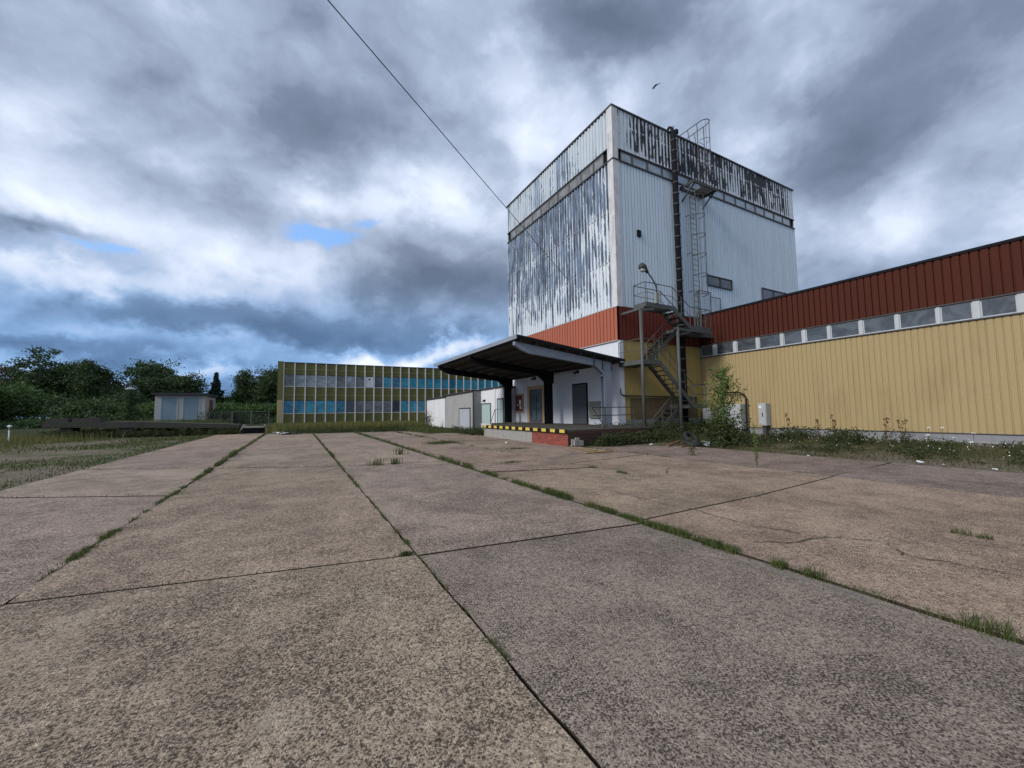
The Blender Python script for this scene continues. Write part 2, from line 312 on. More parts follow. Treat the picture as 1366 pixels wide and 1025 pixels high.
# ------------------------------------------------------------------ mesh helpers
class MB:
    def __init__(s): s.v = []; s.f = []
    def add(s, vs, fs):
        o = len(s.v); s.v += [tuple(a) for a in vs]; s.f += [tuple(i+o for i in q) for q in fs]; return s
    def box(s, x0, x1, y0, y1, z0, z1):
        vs = [(x, y, z) for z in (z0, z1) for y in (y0, y1) for x in (x0, x1)]
        return s.add(vs, [(0, 2, 3, 1), (4, 5, 7, 6), (0, 1, 5, 4), (2, 6, 7, 3), (0, 4, 6, 2), (1, 3, 7, 5)])
    def beam(s, a, b, w, h, up=(0, 0, 1)):
        a, b = Vector(a), Vector(b); d = (b-a).normalized(); U = Vector(up)
        if abs(d.dot(U)) > .98: U = Vector((0, 1, 0))
        sd = d.cross(U).normalized(); U = sd.cross(d)
        vs = []
        for p in (a, b):
            for i, j in ((-1, -1), (1, -1), (1, 1), (-1, 1)): vs.append(p + sd*w/2*i + U*h/2*j)
        return s.add(vs, [(3, 2, 1, 0), (4, 5, 6, 7), (0, 1, 5, 4), (1, 2, 6, 5), (2, 3, 7, 6), (3, 0, 4, 7)])
    def tube(s, pts, rad, n=8, closed=False):
        pts = [Vector(p) for p in pts]; m_ = len(pts)
        rads = rad if isinstance(rad, (list, tuple)) else [rad]*m_
        vs = []; prev = None
        for i, p in enumerate(pts):
            if closed: d = pts[(i+1) % m_] - pts[i-1]
            else: d = pts[min(i+1, m_-1)] - pts[max(i-1, 0)]
            d.normalize()
            if prev is None:
                U = Vector((0, 0, 1)) if abs(d.z) < .9 else Vector((0, 1, 0)); A = d.cross(U).normalized()
            else: A = (prev - d*prev.dot(d)).normalized()
            prev = A; B = d.cross(A)
            for j in range(n):
                t = 2*math.pi*j/n; vs.append(p + (A*math.cos(t) + B*math.sin(t))*rads[i])
        fs = []
        for i in range(m_ if closed else m_-1):
            i2 = (i+1) % m_
            for j in range(n): fs.append((i*n+j, i*n+(j+1) % n, i2*n+(j+1) % n, i2*n+j))
        if not closed: fs += [tuple(range(n))[::-1], tuple((m_-1)*n+j for j in range(n))]
        return s.add(vs, fs)
    def prism(s, pts, vec):
        """closed outline pts swept by vec"""
        n = len(pts); v2 = Vector(vec); vs = [Vector(p) for p in pts] + [Vector(p)+v2 for p in pts]
        fs = [tuple(range(n))[::-1], tuple(range(n, 2*n))] + [(i, (i+1) % n, n+(i+1) % n, n+i) for i in range(n)]
        return s.add(vs, fs)
    def build(s, name, mat, parent=None, smooth=False, bevel=0.0):
        me = bpy.data.meshes.new(name); me.from_pydata(s.v, [], s.f)
        bm = bmesh.new(); bm.from_mesh(me)
        bmesh.ops.recalc_face_normals(bm, faces=bm.faces)
        if bevel: bmesh.ops.bevel(bm, geom=list(bm.edges), offset=bevel, segments=1, affect='EDGES')
        bm.to_mesh(me); bm.free()
        me.materials.append(MT[mat] if isinstance(mat, str) else mat)
        if smooth:
            me.polygons.foreach_set('use_smooth', [True]*len(me.polygons))
        o = bpy.data.objects.new(name, me); C.objects.link(o)
        if parent is not None:
            o.parent = parent; o.matrix_parent_inverse = parent_inv(parent)
        return o
def parent_inv(p):
    m_ = Matrix.Translation(p.location); 
    q = p
    while q.parent is not None: q = q.parent; m_ = Matrix.Translation(q.location) @ m_ if False else m_
    return INV.get(p.name, m_.inverted())
INV = {}
def tag(o, label=None, cat=None, group=None, kind=None):
    if label: o['label'] = label
    if cat: o['category'] = cat
    if group: o['group'] = group
    if kind: o['kind'] = kind
    return o
def empty(name, loc, label, cat, group=None):
    o = bpy.data.objects.new(name, None); C.objects.link(o); o.location = loc; o.empty_display_size = .2
    INV[o.name] = Matrix.Translation(loc).inverted()
    return tag(o, label, cat, group)
_build = MB.build
def build_track(s, name, mat, parent=None, smooth=False, bevel=0.0, label=None):
    o = _build(s, name, mat, None, smooth, bevel)
    if parent is not None:
        o.parent = parent; o.matrix_parent_inverse = INV[parent.name]
    INV[o.name] = INV[parent.name] if parent is not None else Matrix.Identity(4)
    # a mesh keeps an identity transform: with the inverse of the root's offset it stays where it was modelled
    if parent is not None: o.matrix_parent_inverse = INV[root_of(o).name] if o.parent.parent is None else Matrix.Identity(4)
    if label: o['label'] = label
    return o
def root_of(o):
    while o.parent is not None: o = o.parent
    return o
MB.build = build_track
def bx(x0, x1, y0, y1, z0, z1): return MB().box(x0, x1, y0, y1, z0, z1)
def mesh_np(name, verts, quads, mat, parent=None, nside=4, smooth=False):
    me = bpy.data.meshes.new(name); nf = len(quads)
    me.vertices.add(len(verts)); me.vertices.foreach_set('co', verts.astype(np.float32).ravel())
    me.loops.add(nf*nside); me.loops.foreach_set('vertex_index', quads.astype(np.int32).ravel())
    me.polygons.add(nf); me.polygons.foreach_set('loop_start', np.arange(0, nf*nside, nside, dtype=np.int32))
    me.polygons.foreach_set('loop_total', np.full(nf, nside, dtype=np.int32))
    if smooth: me.polygons.foreach_set('use_smooth', np.ones(nf, dtype=bool))
    me.update(calc_edges=True); me.materials.append(MT[mat])
    o = bpy.data.objects.new(name, me); C.objects.link(o)
    if parent is not None: o.parent = parent; o.matrix_parent_inverse = INV[parent.name]
    return o

def corrugated(a0, a1, z0, z1, plane, axis, out, pitch=.27, depth=.045, pan=True):
    """trapezoid ribbed sheet standing on plane; axis 'y' = runs along y at x=plane, 'x' = runs along x at y=plane"""
    mb = MB(); n = max(1, round((a1-a0)/pitch)); pt = (a1-a0)/n; prof = []
    for i in range(n):
        s = a0 + i*pt
        if pan: prof += [(s, 1), (s+.74*pt, 1), (s+.80*pt, 0), (s+.93*pt, 0), (s+.985*pt, 1)]
        else: prof += [(s, 0), (s+.42*pt, 0), (s+.52*pt, 1), (s+.90*pt, 1)]
    prof.append((a1, 1 if pan else 0)); vs = []
    for a, h in prof:
        o_ = plane + out*depth*(h) + out*.004
        for z in (z0, z1): vs.append((o_, a, z) if axis == 'y' else (a, o_, z))
    fs = [(2*i, 2*i+2, 2*i+3, 2*i+1) for i in range(len(prof)-1)]
    return mb.add(vs, fs)

rng = np.random.default_rng(7); random.seed(5)

# ------------------------------------------------------------------ ground
def gz(x, y):
    z = np.zeros_like(x, dtype=float) - .02
    dip = np.clip(1-np.abs(x-12.4)/3.0, 0, 1)*np.clip((y-21.5)/4, 0, 1)*np.clip((44-y)/3, 0, 1)
    z -= .5*np.minimum(1, dip*1.6)
    bank = np.clip((-4.5-x)/1.5, 0, 1)*np.clip((y-38)/3, 0, 1)
    z += .55*bank
    strip = np.clip((x-13.2)/1.5, 0, 1)*np.clip((14.5-y)/1, 0, 1)
    z += .06*strip
    return z
gx = np.unique(np.concatenate([np.linspace(-600, -60, 10), np.linspace(-60, 60, 121), np.linspace(60, 600, 10)]))
gy = np.unique(np.concatenate([np.linspace(-200, -30, 6), np.linspace(-30, 70, 101), np.linspace(70, 900, 12)]))
X, Y = np.meshgrid(gx, gy); Z = gz(X, Y) + .03*np.sin(X*.9+Y*.4)*np.sin(Y*.7)*np.where((X > -5.2) & (X < 13.3) & (Y < 34), 0, 1)
Z = np.where((X > -5.2) & (X < 13.3) & (Y < 34) & (Y > -16), np.minimum(Z, -.03), Z)
V = np.stack([X.ravel(), Y.ravel(), Z.ravel()], 1); nx = len(gx)
I, J = np.meshgrid(np.arange(nx-1), np.arange(len(gy)-1)); b = (J*nx+I).ravel()
tag(mesh_np('ground', V, np.stack([b, b+1, b+nx+1, b+nx], 1), 'field', smooth=True), kind='structure')

# concrete yard: every poured slab with its own tone, gaps between
slabs = MB(); tints = []
def slab(x0, x1, yl0, yl1, yr0, yr1, tint, dz=0.0):
    g = .014 if x0 > 3.5 else .008; gy_ = .020 if x0 > 3.5 else .012
    n = 28; pts = []; ph_ = random.uniform(0, 9)
    jit = lambda: random.uniform(-.005, .005)
    L = [(x0+g+jit()+.010*max(0, math.sin(i*1.1+ph_)), yl0+gy_+(yl1-yl0-2*gy_)*i/n) for i in range(n+1)]
    Rr = [(x1-g+jit()-.012*max(0, math.sin(i*.9+ph_*2)), yr0+gy_+(yr1-yr0-2*gy_)*i/n) for i in range(n+1)]
    out = L[::-1] + Rr
    top = [(x, y, dz) for x, y in out]; bot = [(x, y, -.2) for x, y in out]
    m_ = len(out); o = len(slabs.v); slabs.v += top + bot
    slabs.f.append(tuple(o+i for i in range(m_)))
    for i in range(m_): slabs.f.append((o+i, o+m_+i, o+m_+(i+1) % m_, o+(i+1) % m_))
    tints.append(tint); tints.extend([(.05, .042, .032)]*m_)
PK = (.355, .29, .25); PK2 = (.37, .305, .25); GY = (.325, .28, .24); GY2 = (.325, .28, .25); TN = (.34, .29, .24); LG = (.35, .30, .255); DK = (.29, .25, .225)
strips = [
 (-5.0, -1.9, [(-13, -13.5), (-7.5, -8.4), (-1.5, -2.6), (4.0+.6, 3.4), (10.8, 9.1), (14.85, 13.1), (21, 19.5), (28, 26.5), (36.5, 35.2)], [LG, GY, GY, GY2, LG, GY, PK, PK2]),
 (-1.9, 1.07, [(-13.5, -14), (-6, -6.6), (-1.2, -1.8), (4.53, 3.97), (9.1, 8.05), (13.1, 11.6), (18.5, 17.4), (25, 23.6), (35.2, 33.6)], [GY, TN, TN, TN, TN, LG, PK, LG]),
 (1.07, 3.77, [(-14, -14.4), (-8, -8.3), (-1.8, -2.0), (3.95, 3.62), (11.55, 10.95), (18.2, 17.2), (25, 23), (33, 31.3)], [GY, GY, (.285, .255, .225), GY2, LG, PK, GY]),
 (3.77, 6.35, [(-14.4, -14.2), (-7, -6.9), (-2.2, -2.2), (3.70, 3.76), (8.4, 7.6), (13.2, 12.1), (19.5, 17.6), (25, 23.5), (31, 30)], [PK2, PK2, PK2, PK2, PK, PK, PK, GY]),
 (6.35, 9.6, [(-14.2, -14.4), (-6.5, -6.8), (-1.5, -1.8), (3.77, 4.02), (8.6, 9.0), (13.6, 13.2), (18.6, 17.2), (23, 22), (29.5, 28)], [PK2, PK2, PK2, PK2, PK, LG, LG, GY]),
]
for x0, x1, ys, tn in strips:
    for i in range(len(ys)-1):
        k0 = random.uniform(.92, 1.04); t = [k0*c*random.uniform(.975, 1.0) for c in tn[i % len(tn)]]
        slab(x0, x1, ys[i][0], ys[i+1][0], ys[i][1], ys[i+1][1], t, random.uniform(-.006, .008) + (.012 if x0 > 3 and x0 < 4 else 0))
for y0, y1 in ((-16, -8), (-8, -1.5), (-1.5, 4.1), (4.1, 12.2)):
    slab(9.6, 13.1, y0, y1, y0+.1 if y0 > -16 else y0, y1+.2 if y1 < 12 else 10.4, [c*random.uniform(.92, 1.05) for c in DK], -.01)
slab(9.6, 11.2, 20.6, 29, 20.6, 26, GY, -.01)
so = slabs.build('concrete_yard', 'yard'); tag(so, kind='structure')
ca = so.data.color_attributes.new('tint', 'FLOAT_COLOR', 'CORNER')
arr = []
for p_ in so.data.polygons: arr += [(*tints[p_.index], 1.0)]*p_.loop_total
ca.data.foreach_set('color', np.array(arr, dtype=np.float32).ravel())
# earth in the joints
bed = bx(-5.1, 13.2, -16, 36.6, -.6, -.035).build('joint_earth', 'soil'); tag(bed, kind='structure')

# cracks across the old slabs: thin dark fissures as narrow sheets
cr_ = MB()
def crack(pts, w=.007, z=.019):
    P2 = []
    for a, b in zip(pts[:-1], pts[1:]):
        for t in np.linspace(0, 1, 7)[:-1]: P2.append((a[0]+(b[0]-a[0])*t+random.uniform(-.03, .03), a[1]+(b[1]-a[1])*t+random.uniform(-.03, .03)))
    P2.append(pts[-1])
    for i in range(len(P2)-1):
        a, b = Vector((*P2[i], z)), Vector((*P2[i+1], z)); d_ = (b-a).normalized(); n_ = Vector((-d_.y, d_.x, 0))*w*random.uniform(.4, 1.3)
        cr_.add([a-n_, b-n_, b+n_, a+n_], [(0, 1, 2, 3)])
crack([(3.9, 6.2), (4.4, 5.7), (4.78, 5.35), (4.8, 4.5), (4.75, 3.75)]); crack([(4.85, 3.76), (4.74, 2.86), (4.9, 2.4)])
crack([(5.0, 2.22), (5.32, 1.83), (5.02, 1.57), (5.18, .92), (5.0, .1)]); crack([(4.2, 2.5), (4.5, 2.3), (5.0, 2.2)], .008)
crack([(3.9, 8.4), (4.6, 8.0), (5.3, 8.2)], .01); crack([(7.0, 6.0), (7.8, 6.6), (9.4, 6.4)], .008); crack([(6.5, 9.8), (8.0, 10.4), (9.5, 10.1)], .01)
crack([(-1.8, 9.9), (-.4, 9.6), (1.0, 9.5)], .006, .012)
tag(cr_.build('slab_cracks', 'soil'), kind='structure')

# ------------------------------------------------------------------ building pieces
def window(parent, axis, plane, out, a0, a1, z0, z1, fr='grey_frame', pn='pane_sky', fw=.05, depth=.05, mull=(), label=None):
    """frame standing on the wall with a pane sheet inside; axis = wall runs along it"""
    fb = MB()
    def put(mb, s0, s1, t0, t1, d0, d1):
        p0, p1 = sorted((plane+out*d0, plane+out*d1))
        if axis == 'y': mb.box(p0, p1, s0, s1, t0, t1)
        else: mb.box(s0, s1, p0, p1, t0, t1)
    put(fb, a0, a1, z1-fw, z1, 0, depth); put(fb, a0, a1, z0, z0+fw, 0, depth)
    put(fb, a0, a0+fw, z0+fw, z1-fw, 0, depth); put(fb, a1-fw, a1, z0+fw, z1-fw, 0, depth)
    for q in mull: put(fb, q-fw/2, q+fw/2, z0+fw, z1-fw, 0, depth)
    o = fb.build('window', fr, parent, label=label)
    pb = MB(); put(pb, a0+fw, a1-fw, z0+fw, z1-fw, .002, depth*.65)
    pb.build('pane', pn, o)
    return o

# ================================================================== TOWER
XT, YT, X2, Y2, TOP = 14.0, 14.52, 31.2, 25.9, 17.06
tw = empty('tower_building', (XT, YT, 0), 'tall box tower clad in peeling white ribbed sheet above a red band', 'building')
core = bx(XT, X2, YT, Y2, -.1, 4.85).build('wall', 'white_wall', tw)
bx(XT+.02, X2-.02, YT+.02, Y2-.02, 4.85, TOP-.05).build('inner_shell', 'black', tw)
bx(XT+.25, 20.17, YT-.03, YT-.002, .9, 4.88).build('panel_wall', 'mustard', tw, label='smooth mustard yellow lower wall behind the stairs')
bx(XT+.25, 20.17, YT-.04, YT-.002, -.1, .9).build('plinth', 'plinth', tw)
bx(XT-.012, XT+.25, YT-.045, YT-.002, -.1, 4.86).build('corner_post', 'white_wall', tw)
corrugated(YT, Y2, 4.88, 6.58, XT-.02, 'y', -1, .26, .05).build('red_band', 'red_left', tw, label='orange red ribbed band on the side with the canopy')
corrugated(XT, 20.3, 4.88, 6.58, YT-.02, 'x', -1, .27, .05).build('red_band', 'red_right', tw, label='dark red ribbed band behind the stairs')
corrugated(YT+.3, Y2, 6.6, 14.22, XT-.02, 'y', -1, .26, .065, False).build('cladding', 'peel_left', tw, label='slate blue ribbed sheet with long flakes of white paint')
corrugated(YT+.3, Y2, 14.95, TOP, XT-.02, 'y', -1, .26, .05, False).build('cladding', 'peel_left_top', tw)
corrugated(XT+.28, X2, 6.6, 14.22, YT-.02, 'x', -1, .222, .055).build('cladding', 'pale_sheet', tw, label='clean pale ribbed sheet on the side with the ladder')
corrugated(XT+.28, X2, 14.86, TOP, YT-.02, 'x', -1, .27, .045).build('cladding', 'peel_right_top', tw, label='black blistered ribbed sheet under the roof edge')
corrugated(YT, Y2, 0, TOP, X2+.02, 'y', 1, .27, .045).build('cladding', 'pale_sheet', tw)
corrugated(XT, X2, 0, TOP, Y2+.02, 'x', 1, .27, .045).build('cladding', 'pale_sheet', tw)
cm = MB()
for z0, z1 in ((6.56, 14.2), (14.26, TOP+.01)):
    cm.box(XT-.10, XT-.02, YT-.10, YT+.30, z0, z1); cm.box(XT-.02, XT+.28, YT-.10, YT-.02, z0, z1)
cm.build('corner_trim', 'corner_trim', tw)
# dark flashings: band under the window strips, at the sheet joints
fl = MB()
fl.box(XT-.14, XT-.015, YT+.3, Y2, 14.18, 14.24); fl.box(XT+.28, X2, YT-.13, YT-.015, 14.18, 14.24)
fl.box(XT-.12, XT-.015, YT+.3, Y2, 14.90, 14.96); fl.box(XT+.28, X2, YT-.11, YT-.015, 14.82, 14.87)
fl.box(XT-.13, XT-.1, YT-.12, YT+.3, 14.20, 14.26); fl.box(XT-.1, XT+.28, YT-.13, YT-.1, 14.20, 14.26)
fl.build('flashing', 'steel_dark', tw)
jn = MB()
for z in (11.57, 9.33, 6.95): jn.box(XT+.28, X2, YT-.073, YT-.02, z-.012, z+.012)
for z in (11.6, 8.98): jn.box(XT-.076, XT-.02, YT+.3, Y2, z-.012, z+.02)
jn.box(XT-.08, XT-.02, YT, Y2, 6.57, 6.61); jn.box(XT-.04, 20.2, YT-.08, YT-.02, 6.57, 6.61)
jn.box(XT-.085, XT-.02, YT, Y2, 4.84, 4.88)
jn.build('joint_strip', 'box_grey', tw)
re_ = MB(); re_.box(XT-.13, X2+.1, YT-.13, YT+.1, TOP, TOP+.08); re_.box(XT-.13, XT+.1, YT+.1, Y2+.1, TOP, TOP+.08)
re_.box(X2-.1, X2+.1, YT+.1, Y2+.1, TOP, TOP+.08); re_.box(XT+.1, X2-.1, Y2-.1, Y2+.1, TOP, TOP+.08)
re_.build('roof_edge', 'steel_dark', tw)
bx(XT+.1, X2-.1, YT+.1, Y2-.1, TOP-.08, TOP-.02).build('roof', 'roof_felt', tw)
xs = [14.45, 15.28, 16.4, 17.55, 18.7, 19.8, 20.9, 21.95, 23.1, 24.25, 25.35, 26.4, 27.45, 28.6, 29.7, 30.7]
for i in range(len(xs)-1):
    window(tw, 'x', YT-.02, -1, xs[i]+.02, xs[i+1]-.02, 14.26, 14.80, 'grey_frame', 'pane_sky', .06, .05)
ys = [15.14, 15.94, 17.02, 18.14, 19.3, 20.27, 21.22, 22.3, 23.45, 24.6, 25.46]
for i in range(len(ys)-1):
    window(tw, 'y', XT-.02, -1, ys[i]+.02, ys[i+1]-.02, 14.27, 14.88, 'grey_frame', 'pane_dull', .06, .05)
window(tw, 'x', YT-.02, -1, 20.97, 23.35, 8.62, 9.25, 'steel_dark', 'pane_hall', .05, .14, mull=(22.2,), label='wide two pane window above the hall roof')
window(tw, 'x', YT-.02, -1, 26.55, 30.9, 8.45, 9.25, 'steel_dark', 'pane_dark', .05, .14, mull=(27.9, 29.3), label='long dark window half hidden by the hall roof')
bx(15.42, 15.66, YT-.16, YT-.02, 10.42, 10.76).build('wall_hole', 'black', tw)  # black box standing in for a small dark hole in the sheet
# left lower wall: doors, windows, boxes
dr = MB().box(XT-.05, XT-.005, 17.0, 18.34, .64, 2.92).build('door', 'black', tw, label='plain dark grey steel door')
bx(XT-.075, XT-.05, 17.07, 18.27, .66, 2.85).build('door_leaf', 'dark_door', dr)
MB().tube([(XT-.09, 18.12, 1.6), (XT-.13, 18.12, 1.6), (XT-.13, 18.0, 1.6)], .015, 6).build('handle', 'box_grey', dr)
mb_ = bx(XT-.12, XT-.004, 15.96, 16.8, .98, 1.87).build('meter_box', 'box_green', tw, bevel=.01)
window(tw, 'y', XT, -1, 23.96, 25.18, 1.30, 2.64, 'orange_trim', 'red_pane', .12, .05, mull=(), label='small window with ochre surround and reddish board')
nt = MB(); nt.box(XT-.045, XT-.034, 24.3, 24.55, 1.9, 2.2); nt.box(XT-.045, XT-.034, 24.25, 24.5, 1.55, 1.75); nt.box(XT-.045, XT-.034, 24.2, 24.9, 1.8, 1.86)
nt.build('paper_notice', 'white', tw)
dd = MB(); dd.box(XT-.06, XT-.004, 21.3, 21.52, .64, 3.07); dd.box(XT-.06, XT-.004, 23.12, 23.4, .64, 3.07); dd.box(XT-.06, XT-.004, 21.52, 23.12, 2.84, 3.07)
dd = dd.build('double_door', 'orange_trim', tw, label='glazed double door in an ochre surround')
lf = MB()
for a in (21.54, 22.30):
    lf.box(XT-.05, XT-.006, a, a+.09, .66, 2.5); lf.box(XT-.05, XT-.006, a+.67, a+.76, .66, 2.5); lf.box(XT-.05, XT-.006, a+.09, a+.67, 2.4, 2.5); lf.box(XT-.05, XT-.006, a+.09, a+.67, .66, .85); lf.box(XT-.05, XT-.006, a+.09, a+.67, 1.5, 1.6)
lf.box(XT-.05, XT-.006, 21.52, 23.12, 2.5, 2.6); lf.box(XT-.05, XT-.006, 21.52, 23.12, 2.78, 2.84)
lf.build('door_leaf', 'dark_door', dd)
bx(XT-.02, XT-.004, 21.54, 23.1, .66, 2.83).build('pane', 'pane_brick', dd)
for y in (17.81, 22.4):
    wl = MB().box(XT-.10, XT-.004, y-.09, y+.09, 3.5, 3.66).build('wall_lamp', 'black', tw)
    MB().tube([(XT-.1, y, 3.56), (XT-.2, y, 3.54), (XT-.28, y, 3.5)], [.05, .07, .09], 8).build('lamp_shade', 'steel_dark', wl)
bx(XT-.04, XT-.003, 25.55, 25.95, .0, 4.8).build('pilaster', 'white_wall', tw)
MB().tube([(XT-.03, 20.3, 3.62), (XT-.03, 17.9, 3.6)], .015, 5).build('conduit', 'steel_dark', tw)
# conduit across the mustard wall
MB().tube([(13.86, 14.36, 2.45), (13.88, 14.38, 2.2), (14.1, 14.40, 2.1), (19.6, 14.42, 2.03)], .035, 6).build('service_pipe', 'steel_dark', tw)

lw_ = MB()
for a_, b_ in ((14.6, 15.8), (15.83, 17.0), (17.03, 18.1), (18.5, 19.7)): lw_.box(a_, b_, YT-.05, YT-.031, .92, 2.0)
lw_.build('lower_overlay', 'lower_dark', tw, label='thin dark sheets over the lower wall behind the stairs')  # thin dark sheets added where the lower mustard wall turns darker
# vent pipe on the tower
vp = empty('vent_pipe', (18.36, 14.25, 0), 'tall black vent pipe running up the pale tower wall beside the ladder', 'pipe')
MB().tube([(18.36, 14.25, 0), (18.36, 14.25, 16.4), (18.36, 14.27, 17.0), (18.36, 14.36, 17.35), (18.36, 14.5, 17.45), (18.36, 14.64, 17.35), (18.36, 14.72, 17.1)], [.15]*2+[.14]+[.07]*4, 12).build('pipe', 'black', vp, smooth=True)
for i, z in enumerate(np.arange(1.0, 16.6, .62)):
    MB().tube([(18.36, 14.25, z-.03), (18.36, 14.25, z+.03)], .175, 12).box(18.33, 18.39, 14.25, 14.42, z-.02, z+.02).build('clamp', 'steel_dark', vp)

# ladder with cage
ld = empty('caged_ladder', (19.62, 14.2, 5.6), 'galvanised caged ladder climbing the tower wall to the high grating', 'ladder')
for x in (19.38, 19.88): MB().tube([(x, 14.15, 5.6), (x, 14.15, 14.0)], .028, 6).build('side_rail', 'steel', ld)
for z in np.arange(5.9, 13.95, .3): MB().tube([(19.38, 14.15, z), (19.88, 14.15, z)], .014, 5).build('rung', 'steel', ld)
def hoop(cx, cy, z, r_=.36): return [(cx+r_*math.cos(t), cy - .05 - abs(r_*1.7*math.sin(t)), z) for t in np.linspace(math.pi, 0, 11)]
for z in np.arange(7.7, 13.6, 1.13): MB().tube(hoop(19.63, 14.15, z), .02, 5).build('hoop', 'steel_dark', ld)
for t in (.28, .5, .72):
    a = math.pi*(1-t); MB().tube([(19.63+.36*math.cos(a), 14.10-.61*math.sin(a), 7.7), (19.63+.36*math.cos(a), 14.10-.61*math.sin(a), 13.35)], .013, 5).build('cage_bar', 'steel_dark', ld)
for z in (8.0, 10.2, 12.4):
    for x in (19.38, 19.88): MB().beam((x, 14.15, z), (x, 14.46, z), .03, .03).build('bracket', 'steel_dark', ld)

# high grating platform
hp = empty('high_platform', (20.2, 13.9, 13.85), 'small rusty grating platform bolted high on the tower below the roof ladder', 'platform')
fr_ = MB(); fr_.beam((18.95, 13.55, 13.95), (21.0, 13.55, 13.95), .08, .16); fr_.beam((18.95, 14.42, 13.95), (21.0, 14.42, 13.95), .08, .16)
for x in (18.95, 21.0): fr_.beam((x, 13.55, 13.95), (x, 14.42, 13.95), .07, .14)
fr_.build('frame', 'steel_dark', hp)
gr = MB()
for x in np.arange(20.02, 20.98, .09): gr.box(x, x+.025, 13.6, 14.4, 13.98, 14.02)
for y in np.arange(13.6, 14.4, .1): gr.box(20.0, 21.0, y, y+.015, 13.97, 14.0)
gr.build('grating', 'steel_dark', hp)
for x in (19.1, 20.9): MB().beam((x, 13.6, 13.9), (x, 14.46, 13.2), .06, .06).build('brace', 'steel_dark', hp)

# roof ladder with handrails curving over the parapet
rl = empty('roof_ladder', (20.6, 14.2, 14.0), 'upper ladder with curved handrails looping over the tower roof edge', 'ladder')
for x in (20.3, 20.9): MB().tube([(x, 14.12, 14.0), (x, 14.12, 18.1)], .024, 6).build('side_rail', 'steel', rl)
for z in np.arange(14.3, 17.1, .3): MB().tube([(20.3, 14.12, z), (20.9, 14.12, z)], .014, 5).build('rung', 'steel', rl)
def guard(z): return [(20.6+.3*math.cos(t), 14.0-.42*math.sin(t), z) for t in np.linspace(math.pi, 0, 11)]
MB().tube([(20.3, 15.4, 17.75), (20.3, 15.4, 18.05), (20.3, 15.3, 18.12)]+guard(18.12)+[(20.9, 15.2, 18.12), (20.9, 15.3, 18.05), (20.9, 15.3, 17.75)], .024, 6).build('handrail', 'steel', rl)
for x in (20.3, 20.9): MB().tube([(x, 14.75, 18.12), (x, 14.6, TOP)], .022, 5).build('post', 'steel', rl)
for z in (14.9, 15.6, 16.3, 17.0): MB().tube(guard(z), .016, 5).build('hoop', 'steel', rl)
for q in (3, 5, 7): g1 = guard(18.12)[q]; MB().tube([(g1[0], g1[1], 14.9), g1], .011, 5).build('cage_bar', 'steel', rl)
bx(20.1, 20.8, 14.55, 14.9, TOP+.08, TOP+.22).build('foot_plate', 'black', rl)
rn = empty('roof_antenna', (18.95, 14.6, TOP), 'thin rod beside a small black box on the tower roof edge', 'antenna')
MB().tube([(18.85, 14.6, TOP), (18.85, 14.6, TOP+.75)], .02, 5).build('rod', 'steel_dark', rn)
bx(19.12, 19.3, 14.62, 14.74, TOP+.42, TOP+.68).tube([(19.21, 14.68, TOP), (19.21, 14.68, TOP+.42)], .012, 5).build('lamp_box', 'black', rn)

# ================================================================== HALL
XH, YH0 = 20.17, -16.0
hall = empty('factory_hall', (XH, YH0, 0), 'long low hall with yellow ribbed wall, window strip and dark red ribbed fascia', 'building')
bx(XH+.02, 46, YH0, YT-.16, -.1, 6.6).build('inner_shell', 'black', hall)
bx(XH+.06, 46, YH0, YT-.16, 6.6, 6.66).build('roof', 'roof_felt', hall)
bx(XH-.03, XH+.02, YH0, YT-.05, -.1, .45).build('plinth', 'plinth', hall)
bx(XH-.07, XH-.03, YH0, YT-.05, .12, .16).build('plinth_ledge', 'concrete', hall)
corrugated(YH0, YT-.05, .45, 4.27, XH, 'y', -1, .183, .024).build('cladding', 'yellow_clad', hall, label='yellow ribbed wall sheet')
corrugated(YH0, YT-.05, 4.97, 6.62, XH-.03, 'y', -1, .22, .06).build('fascia', 'red_hall', hall, label='dark red ribbed fascia')
bx(XH-.13, XH+.06, YH0, YT-.15, 6.62, 6.72).build('roof_edge', 'black', hall)
s_ = MB(); s_.box(XH-.08, XH+.01, YH0, YT-.05, 4.27, 4.31); s_.box(XH-.11, XH+.01, YH0, YT-.05, 4.93, 4.97); s_.box(XH-.06, XH+.01, YH0, YT-.05, .42, .45)
s_.build('flashing', 'steel_dark', hall)
ops = [(13.67, 14.40), (12.51, 13.47), (11.33, 12.33), (10.2, 11.19), (9.28, 10.07), (8.3, 9.13), (7.2, 8.19), (6.09, 7.08), (4.98, 5.98), (4.11, 4.88), (3.16, 3.94)]
y = 3.0
while y > YH0+1.2: ops.append((y-.95, y)); y -= 1.1
for i, (a, b) in enumerate(ops):
    window(hall, 'y', XH, -1, a, b, 4.32, 4.92, 'white_frame', 'pane_hall', .035, .04)
    if i+1 < len(ops):
        c0 = ops[i+1][1]
        bx(XH-.075, XH, c0+.003, a-.003, 4.313, 4.928).build('window_post', 'white_frame', hall)
rr_ = empty('roof_railing', (20.6, 14.3, 6.7), 'thin pipe railing on the hall roof edge against the tower wall', 'railing')
for (x, z1) in ((19.95, 8.15), (21.05, 8.15)): MB().tube([(x, 14.3, 6.0 if x < 20 else 6.7), (x, 14.3, z1)], .024, 6).build('post', 'steel_dark', rr_)
MB().tube([(21.95, 14.3, 6.7), (21.95, 14.3, 7.9)], .024, 6).build('post', 'steel_dark', rr_)
for z in (8.15, ): MB().tube([(19.95, 14.3, z), (21.05, 14.3, z)], .022, 6).build('rail', 'steel_dark', rr_)
for z in (7.9, 7.0): MB().tube([(21.05, 14.3, z), (21.95, 14.3, z)], .022, 6).build('rail', 'steel_dark', rr_)

